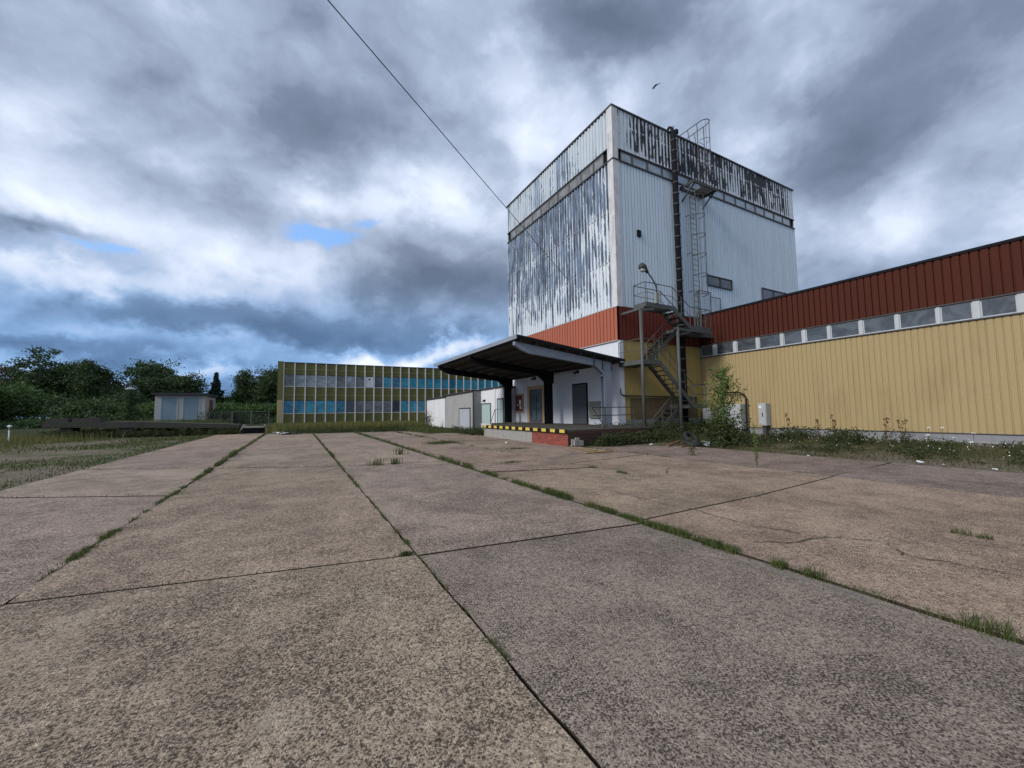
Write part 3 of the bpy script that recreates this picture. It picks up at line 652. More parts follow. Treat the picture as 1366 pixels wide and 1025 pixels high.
# ================================================================== STAIRS
st = empty('external_staircase', (16, 13.7, 0), 'steel switchback staircase with grated landings in the corner of tower and hall', 'staircase')
YO, YM, YI = 12.9, 13.68, 14.44
LA = (13.87, 15.0, 3.68); LB = (17.32, 18.9, 5.56); LT = (14.2, 16.08, 6.4); L0 = (17.3, 18.3, 1.62)
def landing(x0, x1, z, y0, y1):
    fb = MB(); h = .18
    fb.box(x0, x1, y0, y0+.05, z-h, z+.03); fb.box(x0, x1, y1-.05, y1, z-h, z+.03); fb.box(x0, x0+.05, y0+.05, y1-.05, z-h, z+.03); fb.box(x1-.05, x1, y0+.05, y1-.05, z-h, z+.03)
    o = fb.build('landing', 'steel', st)
    g_ = MB()
    for x in np.arange(x0+.08, x1-.06, .07): g_.box(x, x+.02, y0+.05, y1-.05, z-.02, z+.01)
    for y in np.arange(y0+.15, y1-.1, .2): g_.box(x0+.05, x1-.05, y, y+.02, z-.05, z-.022)
    g_.build('grating', 'steel_dark', o)
landing(LA[0], LA[1], LA[2], YO, YI); landing(LB[0], LB[1], LB[2], YO, YI); landing(18.905, 20.08, LB[2], YM, YI)
landing(LT[0], LT[1], LT[2], YO, YM); landing(L0[0], L0[1], L0[2], YO, YI)
def flight(xa, za, xb, zb, y0, y1):
    """from (xa,za) down to (xb,zb)"""
    o = MB(); o.beam((xa, y0+.03, za-.08), (xb, y0+.03, zb-.08), .05, .2); o.beam((xa, y1-.03, za-.08), (xb, y1-.03, zb-.08), .05, .2)
    o = o.build('flight', 'steel', st)
    n = max(3, int(abs(za-zb)/.2))
    for i in range(1, n):
        t = i/n; x = xa+(xb-xa)*t; z = za+(zb-za)*t
        MB().box(x-.12, x+.12, y0+.06, y1-.06, z-.025, z).build('tread', 'steel_dark', o)
flight(LA[1], LA[2], L0[0], L0[2], YO, YM-.02)
flight(LB[0], LB[2], LA[1], LA[2], YM+.02, YI)
flight(LT[1], LT[2], LB[0], LB[2], YO, YM-.02)
flight(L0[0], L0[2], 15.3, 0.0, YM+.02, YI)
def railing(pts, heights=(1.0, .5), post=None):
    for h in heights: MB().tube([(x, y, z+h) for x, y, z in pts], .021 if h > .8 else .014, 6).build('handrail', 'steel', st)
    for i in range(len(pts)-1):
        a, b = Vector(pts[i]), Vector(pts[i+1]); L = (b-a).length; n = max(1, round(L/.75))
        for j in range(n + (1 if i == len(pts)-2 else 0)):
            p_ = a.lerp(b, j/n); MB().tube([p_-Vector((0, 0, .05)), p_+Vector((0, 0, heights[0]))], .019, 5).build('railing_post', 'steel', st)
e = .025
railing([(LA[0]+e, YI, LA[2]), (LA[0]+e, YO+e, LA[2]), (LA[1], YO+e, LA[2]), (L0[0], YO+e, L0[2]), (L0[1]-e, YO+e, L0[2]), (L0[1]-e, YI, L0[2])])
railing([(LA[1], YM-.01, LA[2]), (L0[0], YM-.01, L0[2])], (.95,))
railing([(LA[1], YM+.04, LA[2]), (LB[0], YM+.04, LB[2])], (.95, .5))
railing([(LT[0]+e, YM-e, LT[2]), (LT[0]+e, YO+e, LT[2]), (15.0, YO+e, LT[2])], (.98, .5))
railing([(15.0, YO+e, LT[2]), (LT[1], YO+e, LT[2]), (LB[0], YO+e, LB[2]), (LB[1]-e, YO+e, LB[2])], (.98, .5))
railing([(LT[0]+e, YM-e, LT[2]), (LT[1], YM-e, LT[2]), (LB[0], YM-e, LB[2])], (.98, .5))
railing([(LB[1]-e, YO+e, LB[2]), (LB[1]-e, YM-e, LB[2])], (1.0, .5))
railing([(18.93, YM+e, LB[2]), (20.05, YM+e, LB[2])], (1.0, .5))
railing([(L0[0], YM+.04, L0[2]), (15.3, YM+.04, 0.0)], (.95,))
for x in (LB[0]+.3, LB[0]+.6, LB[0]+.9, LB[0]+1.2): MB().tube([(x, YO+e, LB[2]), (x, YO+e, LB[2]+.98)], .015, 5).build('railing_post', 'steel', st)
for x, y, z in ((13.90, YO+.06, 5.95), (16.3, YO-.01, 5.4), (18.4, YI-.1, 5.4)):
    MB().tube([(x, y, -.05), (x, y, z)], .075, 10).build('column', 'steel', st, smooth=True)
MB().tube([(13.90, YO+.06, -.02), (13.90, YO+.06, .06)], .13, 10).build('column_foot', 'steel_dark', st)
for a_, b_, w_, h_ in [((13.85, YO+.06, 6.0), (14.75, YO+.06, 6.14), .09, .12), ((14.2, YO+.12, 6.17), (14.2, 14.46, 6.17), .08, .1), ((16.1, YO, 5.32), (18.9, YO, 5.32), .07, .1), ((17.4, 13.6, 5.33), (20.1, 13.6, 5.33), .09, .14), ((16.3, YO, 5.0), (17.4, YO, 5.3), .06, .06)]:
    MB().beam(a_, b_, w_, h_).build('support_beam', 'steel', st)

# lamp on the top landing
lp = empty('arm_lamp', (14.85, YO-.03, LT[2]), 'curved arm lamp with oval head leaning out above the top landing', 'lamp')
MB().box(14.78, 14.96, YO-.12, YO-.02, LT[2]+.0, LT[2]+.52).build('ballast_box', 'box_green', lp)
MB().tube([(14.87, YO-.07, LT[2]+.5), (14.86, YO-.07, 7.1), (14.78, YO-.07, 7.35), (14.55, YO-.07, 7.6), (14.3, YO-.07, 7.82)], .03, 8).build('arm', 'steel_dark', lp, smooth=True)
MB().tube([(14.32, YO-.07, 7.79), (14.2, YO-.07, 7.9), (14.05, YO-.07, 8.0), (13.9, YO-.07, 8.04), (13.8, YO-.07, 8.04)], [.06, .1, .17, .17, .07], 12).build('lamp_head', 'steel_dark', lp, smooth=True)
MB().tube([(14.12, YO-.09, 7.86), (13.98, YO-.09, 7.86), (13.86, YO-.09, 7.9)], [.06, .12, .05], 10).build('lens', 'box_grey', lp, smooth=True)

# ================================================================== CANOPY
cn = empty('loading_canopy', (13.2, 19.7, .64), 'dark sloping cantilever canopy on steel columns over the loading dock', 'canopy')
def zc_(x): return 4.50 - (x-7.95)*.122
CY0, CY1, CX0, CX1 = 14.1, 25.25, 7.95, 13.93
rf = MB(); rf.prism([(CX0, CY0, zc_(CX0)), (CX1, CY0, zc_(CX1)), (CX1, CY0, zc_(CX1)+.06), (CX0, CY0, zc_(CX0)+.06)], (0, CY1-CY0, 0)).build('roof', 'roof_felt', cn)
nb = 26
sf = MB()
for i in range(nb):
    x0 = CX0+.06+(CX1-CX0-.1)*i/nb; x1 = x0+(CX1-CX0-.1)/nb-.012
    sf.prism([(x0, CY0+.02, zc_(x0)-.022), (x1, CY0+.02, zc_(x1)-.022), (x1, CY0+.02, zc_(x1)-.003), (x0, CY0+.02, zc_(x0)-.003)], (0, CY1-CY0-.04, 0))
sf.build('soffit', 'soffit', cn)
bx(CX0-.05, CX0, CY0-.02, CY1+.02, zc_(CX0)-.10, zc_(CX0)+.075).build('fascia', 'steel_blue', cn, label='pale grey fascia board along the outer edge')
MB().prism([(CX0, CY0-.03, zc_(CX0)-.05), (CX1, CY0-.03, zc_(CX1)-.05), (CX1, CY0-.03, zc_(CX1)+.08), (CX0, CY0-.03, zc_(CX0)+.08)], (0, .03, 0)).build('verge_board', 'black', cn)
for i in range(8):
    x = CX0+.25+i*.78; z = zc_(x)-.09
    MB().beam((x, CY0+.05, z), (x, CY1-.05, z), .07, .13).build('purlin', 'soffit', cn)
for j, yb in enumerate((14.42, 19.35, 24.4)):
    mtl = 'steel_blue' if j == 0 else 'black'
    zt = lambda x: zc_(x)-.165
    B_ = [(7.98, zt(7.98)), (13.33, zt(13.33)), (13.33, 3.0), (12.72, 3.0), (12.72, 3.1), (12.2, 3.5), (8.7, zt(8.7)-.38), (8.35, zt(8.35)-.30), (7.98, zt(7.98)-.15)]
    cb = MB().prism([(x, yb-.09, z) for x, z in B_], (0, .18, 0)).build('beam', mtl, cn)
    if j == 0:
        g_ = MB()
        for x in (12.2, 12.72, 13.28): g_.box(x-.02, x+.02, yb-.13, yb-.09, 3.3 if x > 12.5 else 3.5, zt(x))
        g_.prism([(x, yb-.12, z+dz) for x, z, dz in ((12.2, 3.5, -.03), (12.72, 3.1, -.03), (12.72, 3.1, .02), (12.2, 3.5, .02))], (0, .03, 0))
        g_.build('stiffener', 'steel_dark', cb)
    col = MB(); col.box(12.76, 13.2, yb-.13, yb-.10, .64, 3.02); col.box(12.76, 13.2, yb+.10, yb+.13, .64, 3.02); col.box(12.95, 13.01, yb-.10, yb+.10, .64, 3.02)
    col.build('column', mtl, cn)

# ================================================================== DOCK
dk = empty('loading_dock', (9.32, 12.6, 0), 'low concrete and brick loading dock with yellow and black edge under the canopy', 'loading dock')
bx(9.34, 13.99, 15.3, 20.5, -.3, .56).build('concrete_wall', 'concrete', dk)
bx(9.33, 13.6, 12.62, 15.297, -.3, .56).build('brick_wall', 'brick_front', dk)
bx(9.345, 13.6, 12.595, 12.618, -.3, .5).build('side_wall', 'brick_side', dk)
tp = MB(); tp.box(9.3, 13.99, 12.58, 20.52, .563, .64); tp.box(11.6, 13.99, 20.523, 24.3, .5, .63); tp.box(12.7, 12.94, 24.303, 25.0, .5, .6)
tp.build('deck', 'concrete_dark', dk)
bx(11.65, 12.9, 20.52, 24.9, -.6, .497).build('rear_base', 'concrete_dark', dk)
ed = bx(9.26, 9.297, 12.58, 20.52, .5, .655).build('edge_strip', 'black', dk)
n_ = 12
for i in range(n_):
    y0 = 12.72+i*.665
    bx(9.252, 9.28, y0, y0+.34, .525, .655).build('warning_block', 'yellow', ed)
bx(9.5, 9.9, 12.45, 12.58, .15, .45)
rb = MB()
for i in range(7):
    rb.box(9.4+i*.06, 9.52+i*.075, 12.42+random.uniform(0, .1), 12.58, .0+random.uniform(0, .03), .08+random.uniform(0, .3)-abs(i-3)*.03)
tag(rb.build('brick_rubble', 'concrete'), 'pale broken masonry lump leaning on the brick corner of the dock', 'rubble')
dr_ = empty('dock_railing', (10.9, 13.0, .64), 'low pipe railing with a slanting brace at the near end of the dock', 'railing')
for z in (1.52, 1.18): MB().tube([(10.9, 13.0, z), (13.3, 13.0, z)], .022, 6).build('rail', 'steel_dark', dr_)
MB().tube([(10.9, 13.0, 1.52), (11.6, 13.0, .66)], .022, 6).build('brace', 'steel', dr_)
for x in (11.62, 13.28): MB().tube([(x, 13.0, .64), (x, 13.0, 1.52)], .024, 6).build('post', 'steel_dark', dr_)
dr2 = empty('step_railing', (12.2, 25.1, .6), 'small pipe railing with a slanted side before the pale green door', 'railing')
MB().tube([(12.2, 25.6, .6), (12.2, 24.9, 1.56), (12.2, 23.6, 1.56), (12.2, 23.6, .63)], .022, 6).build('rail', 'steel_dark', dr2)
MB().tube([(12.2, 24.9, 1.56), (12.2, 24.9, .6)], .022, 6).build('post', 'steel_dark', dr2)

# ================================================================== ANNEX SHEDS
ax_ = empty('annex_shed', (12.4, 30, -.4), 'weathered grey rendered lean-to with a bare pale door beyond the dock', 'shed')
def roofed(parent, x0, x1, y0, y1, za, zb, wallmat, over=.15, nm='wall'):
    MB().prism([(x0, y0, -.6), (x0, y1, -.6), (x0, y1, zb), (x0, y0, za)], (x1-x0, 0, 0)).build(nm, wallmat, parent)
    MB().prism([(x0-over, y0-.03, za), (x0-over, y1+.03, zb), (x0-over, y1+.03, zb+.1), (x0-over, y0-.03, za+.1)], (x1-x0+over, 0, 0)).build('roof', 'roof_felt', parent)
roofed(ax_, 12.4, 16, 29.1, 35.8, 3.05, 2.92, 'grey_annex')
d1 = MB().box(12.34, 12.395, 29.8, 29.88, -.6, 1.75).box(12.34, 12.395, 32.2, 32.28, -.6, 1.75).box(12.34, 12.395, 29.88, 32.2, 1.66, 1.75).build('door', 'steel_dark', ax_)
bx(12.36, 12.395, 29.88, 32.2, -.6, 1.66).build('door_leaf', 'grey_door', d1)
MB().tube([(12.32, 29.05, -.4), (12.32, 29.05, 3.0)], .06, 8).build('downpipe', 'steel_dark', ax_)
aw = empty('white_shed', (12.4, 36, -.4), 'bright white flat roofed shed at the far end of the annex row', 'shed')
roofed(aw, 12.32, 16, 35.83, 41.75, 2.80, 2.74, 'white_annex')
aa = empty('dock_annex', (13, 27, 0), 'white rendered annex with a pale green door next to the dock column', 'shed')
roofed(aa, 13.0, 16, 25.95, 29.07, 3.13, 3.1, 'white_annex', .1)
bx(13.0, 13.97, 25.1, 25.93, -.5, 3.13).build('wall', 'white_annex', aa)
bx(12.9, 13.97, 25.05, 25.93, 3.133, 3.23).build('roof', 'roof_felt', aa)
bx(12.95, 12.996, 26.42, 26.6, -.5, 3.1).build('pilaster', 'white_annex', aa)
d2 = MB().box(12.95, 12.995, 27.2, 27.28, .5, 2.06).box(12.95, 12.995, 28.85, 28.93, .5, 2.06).box(12.95, 12.995, 27.28, 28.85, 1.98, 2.06).build('door', 'steel_dark', aa)
bx(12.97, 12.995, 27.28, 28.85, .5, 1.98).build('door_leaf', 'pale_door', d2)
bx(12.9, 12.996, 28.2, 28.4, 2.2, 2.35).tube([(12.9, 28.3, 2.25), (12.78, 28.3, 2.2)], .05, 6).build('wall_lamp', 'black', aa)
d3 = MB().box(12.95, 12.997, 25.1, 25.16, .55, 2.36).box(12.95, 12.997, 26.05, 26.11, .55, 2.36).box(12.95, 12.997, 25.16, 26.05, 2.28, 2.36).build('door', 'steel_dark', aa)
bx(12.97, 12.997, 25.16, 26.05, .55, 2.28).build('door_leaf', 'pale_door', d3)

# ================================================================== OFFICE BLOCK
of = empty('office_block', (-1.5, 42, 0), 'two storey office with olive panels, cream mullions and turquoise windows', 'building')
OX0, PIT, NB_, OY = -1.08, .887, 34, 42.0
OX1 = OX0+PIT*NB_
bx(OX0-.45, OX1+.3, OY+.1, OY+12, -.2, 6.1).build('inner_shell', 'black', of)
sp_ = MB()
for z0, z1 in ((0, 1.44), (2.70, 3.18), (3.22, 3.96), (5.12, 5.6), (5.64, 6.18)): sp_.box(OX0, OX1, OY+.02, OY+.1, z0, z1)
sp_.build('spandrel', 'olive', of)
lt = MB()
for z in (3.2, 5.62): lt.box(OX0, OX1, OY, OY+.1, z-.018, z+.018)
lt.build('rail', 'beige', of)
tr = MB()
for z in (1.47, 3.99): tr.box(OX0, OX1, OY-.01, OY+.12, z-.028, z+.028)
tr.build('sill', 'mullion', of)
bx(OX0-.5, OX1+.3, OY-.03, OY+.12, 6.18, 6.26).build('roof_edge', 'steel_dark', of)
pr = bx(OX0-.48, OX0-.06, OY-.12, OY+3, -.1, 6.3).build('end_pier', 'beige', of)
bx(OX0-.485, OX0-.055, OY-.125, OY-.121, 2.72, 6.26).build('pier_panel', 'olive', pr)
for i in range(NB_+1):
    x = OX0+i*PIT; bx(x-.045, x+.045, OY-.08, OY+.019, -.1, 6.2).build('mullion', 'mullion', of)
up = ['pane_dull', 'pane_curtain', 'pane_curtain', 'pane_curtain', 'pane_curtain', 'pane_dull', 'pane_curtain', 'pane_dull', 'white', 'pane_dark'] + ['pane_teal']*40
lo = ['pane_teal']*6 + ['pane_dark', 'pane_dull', 'pane_dull', 'pane_dull', 'pane_dull', 'pane_dark'] + ['pane_teal']*40
lo = [('pane_teal_deep' if q == 'pane_teal' and random.random() < .4 else q) for q in lo]; up = [('pane_teal_deep' if q == 'pane_teal' and random.random() < .3 else q) for q in up]
for i in range(NB_):
    x0 = OX0+i*PIT+.05; x1 = x0+PIT-.1
    window(of, 'x', OY+.09, -1, x0, x1, 1.5, 2.68, 'grey_frame', lo[i], .03, .05)
    window(of, 'x', OY+.09, -1, x0, x1, 4.02, 5.1, 'grey_frame', up[i], .03, .05)
i = 8; x = OX0+i*PIT+.45
bx(x-.08, x+.08, OY+.03, OY+.04, 4.75, 4.9).build('window_sticker', 'steel_dark', of)

# ================================================================== SHED ON THE LEFT, PLATFORM, FENCE
sh = empty('garage_shed', (-9, 45, .5), 'small pale shed with two blue grey roller doors between the trees', 'shed')
bx(-10.81, -7.3, 45, 50.2, 0, 3.22).build('wall', 'shed_wall', sh)
MB().prism([(-11.0, 44.6, 3.24), (-7.15, 44.6, 3.24), (-7.15, 44.6, 3.42), (-11.0, 44.6, 3.42)], (0, 5.9, 0)).build('roof', 'roof_felt', sh)
for x0, x1 in ((-10.33, -9.3), (-8.83, -7.75)):
    fr2 = MB().box(x0-.08, x0, 44.93, 44.995, .5, 3.05).box(x1, x1+.08, 44.93, 44.995, .5, 3.05).box(x0-.08, x1+.08, 44.93, 44.995, 3.05, 3.15)
    g = fr2.build('roller_door', 'white_frame', sh)
    dl = MB()
    for z in np.arange(.5, 3.02, .16): dl.box(x0, x1, 44.95, 44.985, z, z+.145)
    dl.build('door_leaf', 'shed_door', g)
bx(-7.3, -7.25, 47.0, 48.6, .5, 2.9).build('side_door', 'rust', sh)
pf = empty('concrete_ramp', (-9, 36.2, 0), 'long low concrete ramp beam on short piers across the end of the yard', 'ramp')
MB().prism([(-14.0, 36, .78), (-3.75, 36, .42), (-3.75, 36, .70), (-9.2, 36, 1.03), (-14.0, 36, 1.12)], (0, 1.6, 0)).build('deck', 'concrete_dark', pf)
for x0, x1 in ((-13.9, -12.9), (-12.7, -11.4)): bx(x0, x1, 36.1, 37.2, 1.08, 1.34).build('coping_block', 'concrete_dark', pf)
for x, w_ in ((-10.1, .7), (-9.0, .22), (-7.2, .32), (-13.0, .5), (-4.6, .3)): bx(x-w_/2, x+w_/2, 36.15, 37.4, -.2, .86 if x < -8 else .5).build('pier', 'concrete_dark', pf)
bx(-12.5, -4.2, 37.45, 37.6, -.2, .5).build('back_wall', 'concrete_dark', pf)
tg = empty('trough', (-2.75, 36, 0), 'dark low trough with pale rim and slanted side frames at the end of the yard', 'trough')
bx(-3.45, -2.1, 35.7, 36.4, .02, .40).build('body', 'black', tg)
MB().prism([(-3.4, 35.6, .42), (-2.15, 35.6, .42), (-2.05, 35.6, .6), (-2.3, 35.6, .53), (-3.2, 35.6, .53), (-3.45, 35.6, .6)], (0, .8, 0)).build('rim', 'concrete', tg)
for x0, x1 in ((-3.75, -3.4), (-1.85, -2.1)): MB().beam((x0, 35.6, 0), (x1, 35.75, .66), .09, .09).beam((x0, 36.4, 0), (x1, 36.3, .66), .09, .09).build('side_frame', 'concrete', tg)
fe = empty('mesh_gate', (-3.5, 41, .5), 'galvanised mesh gate in a pipe frame beside the office', 'gate')
for x in (-4.75, -3.4, -2.1): MB().tube([(x, 41, .0), (x, 41, 1.72)], .045 if x != -3.4 else .06, 8).build('post', 'steel', fe)
for z in (1.68, .55): MB().tube([(-4.75, 41, z), (-2.1, 41, z)], .035, 6).build('rail', 'steel', fe)
wm = MB()
for x in np.arange(-4.7, -2.1, .12): wm.tube([(x, 41, .55), (x, 41, 1.68)], .005, 3)
for z in np.arange(.65, 1.68, .12): wm.tube([(-4.75, 41, z), (-2.1, 41, z)], .005, 3)
wm.build('mesh_infill', 'steel', fe)
fn = empty('chain_link_fence', (-6, 41.5, .5), 'thin chain link fence leading from the shed to the gate', 'fence')
for x in (-7.2, -6.4, -5.6, -4.9): MB().tube([(x, 41.5, 0), (x, 41.5, 1.75)], .03, 6).build('post', 'steel', fn)
wm = MB()
for x in np.arange(-7.2, -4.9, .1): wm.tube([(x, 41.5, .6), (x, 41.5, 1.75)], .006, 3)
for z in np.arange(.6, 1.76, .1): wm.tube([(-7.2, 41.5, z), (-4.9, 41.5, z)], .006, 3)
wm.build('mesh_infill', 'steel', fn)
ws = MB(); nS = 8
vs = []; 
for i in range(nS+1):
    for j in range(3):
        vs.append((-1.7+.42*j+.11*i, 35.2-.45*i, .03+.05*abs(math.sin(i*1.3+j))+(.07 if j == 1 else 0)))
ws.add(vs, [(i*3+j, i*3+j+1, (i+1)*3+j+1, (i+1)*3+j) for i in range(nS) for j in range(2)])
tag(ws.build('plastic_sheet', 'white'), 'flat white plastic sheet lying on the far end of the yard', 'sheet')
bo = empty('marker_post', (-12.8, 30, 0), 'short white marker post with a red band in the tall grass', 'post')
MB().tube([(-12.8, 30, -.1), (-12.8, 30, .96)], .032, 8).build('post', 'white', bo)
MB().tube([(-12.8, 30, .95), (-12.8, 30, .99), (-12.8, 30, 1.04)], [.09, .10, .03], 8).build('cap', 'white', bo)
MB().tube([(-12.8, 30, .80), (-12.8, 30, .88)], .04, 8).build('band', 'rust', bo)
yl = empty('yard_lamp', (-12.4, 45, 0), 'post lamp with flat white disc top smothered in ivy', 'lamp')
MB().tube([(-12.4, 45, 0), (-12.4, 45, 3.7)], .06, 8).build('post', 'steel_dark', yl)
MB().tube([(-12.4, 45, 3.68), (-12.4, 45, 3.76), (-12.4, 45, 3.84)], [.34, .36, .15], 14).build('shade', 'box_grey', yl)

# cabinets at the hall wall
pc = empty('pedestal_cabinet', (19.85, 11, .2), 'grey meter cabinet on a stub post against the yellow hall wall', 'cabinet')
bx(19.72, 20.1, 10.84, 11.2, .55, 1.63).build('body', 'box_grey', pc, bevel=.012)
bx(19.70, 19.72, 10.87, 11.17, .6, 1.58).build('door', 'box_grey', pc)
bx(19.692, 19.699, 11.03, 11.15, 1.40, 1.5).build('sign_plate', 'white', pc)
bx(19.68, 19.70, 10.97, 11.0, .98, 1.18).build('handle', 'black', pc)
bx(19.84, 20.0, 10.95, 11.1, -.1, .55).build('stub_post', 'steel_dark', pc)
wc = empty('white_cabinet', (19.75, 12.35, .2), 'wide white switch cabinet half hidden behind the young tree', 'cabinet')
bx(19.6, 20.08, 12.0, 13.2, .36, 1.62).build('body', 'box_grey', wc, bevel=.012)
for a in (12.03, 12.62): bx(19.585, 19.6, a, a+.55, .42, 1.56).build('door', 'box_grey', wc)
bx(19.65, 20.03, 12.05, 13.15, -.1, .36).build('plinth', 'concrete', wc)
bb_ = empty('junction_box', (20.0, 14.2, .8), 'pale junction box in the dark inner corner below the stairs', 'box')
bx(19.85, 20.1, 13.75, 14.3, .72, 1.45).build('body', 'box_grey', bb_, bevel=.01)
bx(19.84, 19.85, 13.79, 14.26, .76, 1.41).build('door', 'white_frame', bb_)
cp = MB().tube([(19.95, 11.9, -.05), (19.95, 11.9, 1.9), (19.95, 12.0, 2.1), (19.95, 12.2, 2.2), (19.95, 13.0, 2.25)], .04, 8).build('cable_pipe', 'black', smooth=True)
tag(cp, 'black cable pipe bending over the white cabinet on the hall wall', 'pipe')

# junk at the foot of the stairs
def ty(cx, cy, z, tilt, label):
    o = MB(); n = 20; m_ = 8; vs = []; fs = []
    for i in range(n):
        a = 2*math.pi*i/n
        for j in range(m_):
            b_ = 2*math.pi*j/m_; rr2 = .26+.09*math.cos(b_); h = .09*math.sin(b_)
            vs.append(Vector((rr2*math.cos(a), rr2*math.sin(a), h)))
    for i in range(n):
        for j in range(m_): fs.append((i*m_+j, ((i+1) % n)*m_+j, ((i+1) % n)*m_+(j+1) % m_, i*m_+(j+1) % m_))
    Rm = Matrix.Rotation(tilt, 3, 'X'); o.add([Rm @ v + Vector((cx, cy, z)) for v in vs], fs)
    tag(o.build('tyre', 'rubber', smooth=True), label, 'tyre')
ty(13.25, 10.0, .10, .12, 'black tyre lying flat left of the white sheet near the stairs')
ty(13.6, 10.35, .26, .7, 'black tyre leaning on the one lying beside it')
ws2 = MB().prism([(13.5, 9.6, .02), (14.25, 9.35, .02), (14.3, 9.5, .22), (13.7, 9.75, .12)], (.12, .35, .02))
tag(ws2.build('white_board', 'white'), 'crumpled white board dumped among weeds by the young tree', 'board')
pk = MB().box(12.5, 14.0, 9.9, 10.0, .0, .06); pk.beam((12.2, 10.3, .05), (13.6, 10.9, .1), .1, .05)
tag(pk.build('plank', 'rust'), 'pair of old planks lying in the weeds before the staircase', 'plank')
cu = MB().box(8.2, 9.35, 10.1, 10.35, .012, .04).box(8.9, 9.1, 10.6, 11.9, .012, .035)
tag(cu.build('timber_strip', 'timber'), 'flat yellowish timber strips on the slabs before the dock', 'timber')
def litter(x, y, s, label, name='paper_scrap'):
    o = MB(); k2 = 7
    pts = [Vector((x+s*math.cos(a)*random.uniform(.6, 1), y+s*math.sin(a)*random.uniform(.6, 1), .03+random.uniform(0, s*.7))) for a in np.linspace(0, 6.28, k2)[:-1]]
    c0 = Vector((x, y, .03+s*.5)); o.add([c0]+pts, [(0, i+1, (i+1) % (k2-1)+1) for i in range(k2-1)])
    tag(o.build(name, 'white'), label, 'litter', 'white scraps lying around the yard')
litter(13.2, 3.75, .09, 'largest crumpled white paper scrap at the edge of the weeds before the hall')
litter(13.1, 3.35, .06, 'small white scrap right of the largest crumpled paper')
litter(13.0, 2.55, .06, 'small white scrap in the weeds furthest right of the cross joint')
litter(8.0, 15.2, .1, 'white scrap on the slabs in front of the dock concrete wall')
litter(12.0, 10.9, .09, 'white scrap among the weeds left of the stair column foot')
litter(12.7, 5.9, .05, 'tiny white scrap beside the weed bank in front of the hall')

# cable across the sky
A_ = Vector((14.0-.03, 18.6, 9.23)); Q_ = Vector((.43, 9.3, 10.8)); d_ = Q_-A_
cb_ = MB().tube([A_ + d_*t + Vector((0, 0, -.9*(t*2.6)*(1-t/2.6)*.0)) for t in np.linspace(0, 2.6, 24)], .014, 6)
tag(cb_.build('overhead_cable', 'wire'), 'thin overhead cable slanting down to the peeling tower wall', 'cable')

# bird
bd = MB()
c0 = Vector((14.35, 12.0, 16.42))
def bp_(a, b, c_): return c0 + rr*a + uu*b - f*c_
bd.tube([bp_(-.05, -.10, 0), bp_(-.03, -.05, 0), bp_(0, 0, 0), bp_(.03, .05, 0), bp_(.05, .085, 0)], [.008, .03, .04, .03, .008], 8)
for q in ([(-.01, .05, 0), (.12, .07, .05), (.25, .10, .08), (.12, .03, .05), (.02, -.02, 0)], [(-.03, .03, 0), (-.12, -.10, .05), (-.19, -.24, .08), (-.08, -.13, .05), (0, -.03, 0)]):
    top = [bp_(*p_) for p_ in q]; bd.prism(top, f*.008)
bd.prism([bp_(-.05, -.09, 0), bp_(-.10, -.15, 0), bp_(-.06, -.13, 0), bp_(-.05, -.17, 0), bp_(-.03, -.09, 0)], f*.006)
tag(bd.build('bird', 'black'), 'dark swallow in flight with swept wings above the tower roof', 'bird')

# ================================================================== VEGETATION
def leaf_quads(cen, size, nrm_rand=1.0, asp=.55, up=0.0):
    n = len(cen); a = rng.normal(size=(n, 3)); a[:, 2] = a[:, 2]*nrm_rand + up; a /= np.linalg.norm(a, axis=1)[:, None]
    b = rng.normal(size=(n, 3)); b -= a*(a*b).sum(1)[:, None]; b /= np.linalg.norm(b, axis=1)[:, None]
    s = size*rng.uniform(.6, 1.3, n)[:, None]
    v = np.stack([cen-a*s, cen-b*s*asp, cen+a*s, cen+b*s*asp], 1).reshape(-1, 3)
    return v, np.arange(n*4).reshape(-1, 4)
def crown_points(cx, cy, z0, z1, rx, ry, n_clump, per, cr, top=1.0, seed=0, lobes=5):
    g = np.random.default_rng(seed); h = z1-z0; L = []
    for i in range(lobes):
        a = g.uniform(0, 6.28); q = g.uniform(.25, .6)
        L.append((cx+rx*q*math.cos(a), cy+ry*q*math.sin(a), z0+h*g.uniform(.3, .8), g.uniform(.38, .6)))
    L.append((cx, cy, z0+h*.55, .68)); pts = []
    while len(pts) < n_clump:
        l = L[g.integers(len(L))]; v = g.normal(size=3); v /= np.linalg.norm(v); rr3 = g.uniform(.35, 1)**.5*(1+.25*g.normal()*.5)
        p_ = np.array([l[0]+v[0]*rx*l[3]*rr3, l[1]+v[1]*ry*l[3]*rr3, l[2]+v[2]*h*.5*l[3]*rr3*1.1])
        if p_[2] > z0-.2 and p_[2] < z1: pts.append(p_)
    pts = np.array(pts); cs = cr*g.uniform(.6, 1.4, n_clump)
    q = g.normal(size=(n_clump, per, 3)); q[:, :, 2] *= .6
    return (pts[:, None, :] + q*cs[:, None, None]*.6).reshape(-1, 3), pts
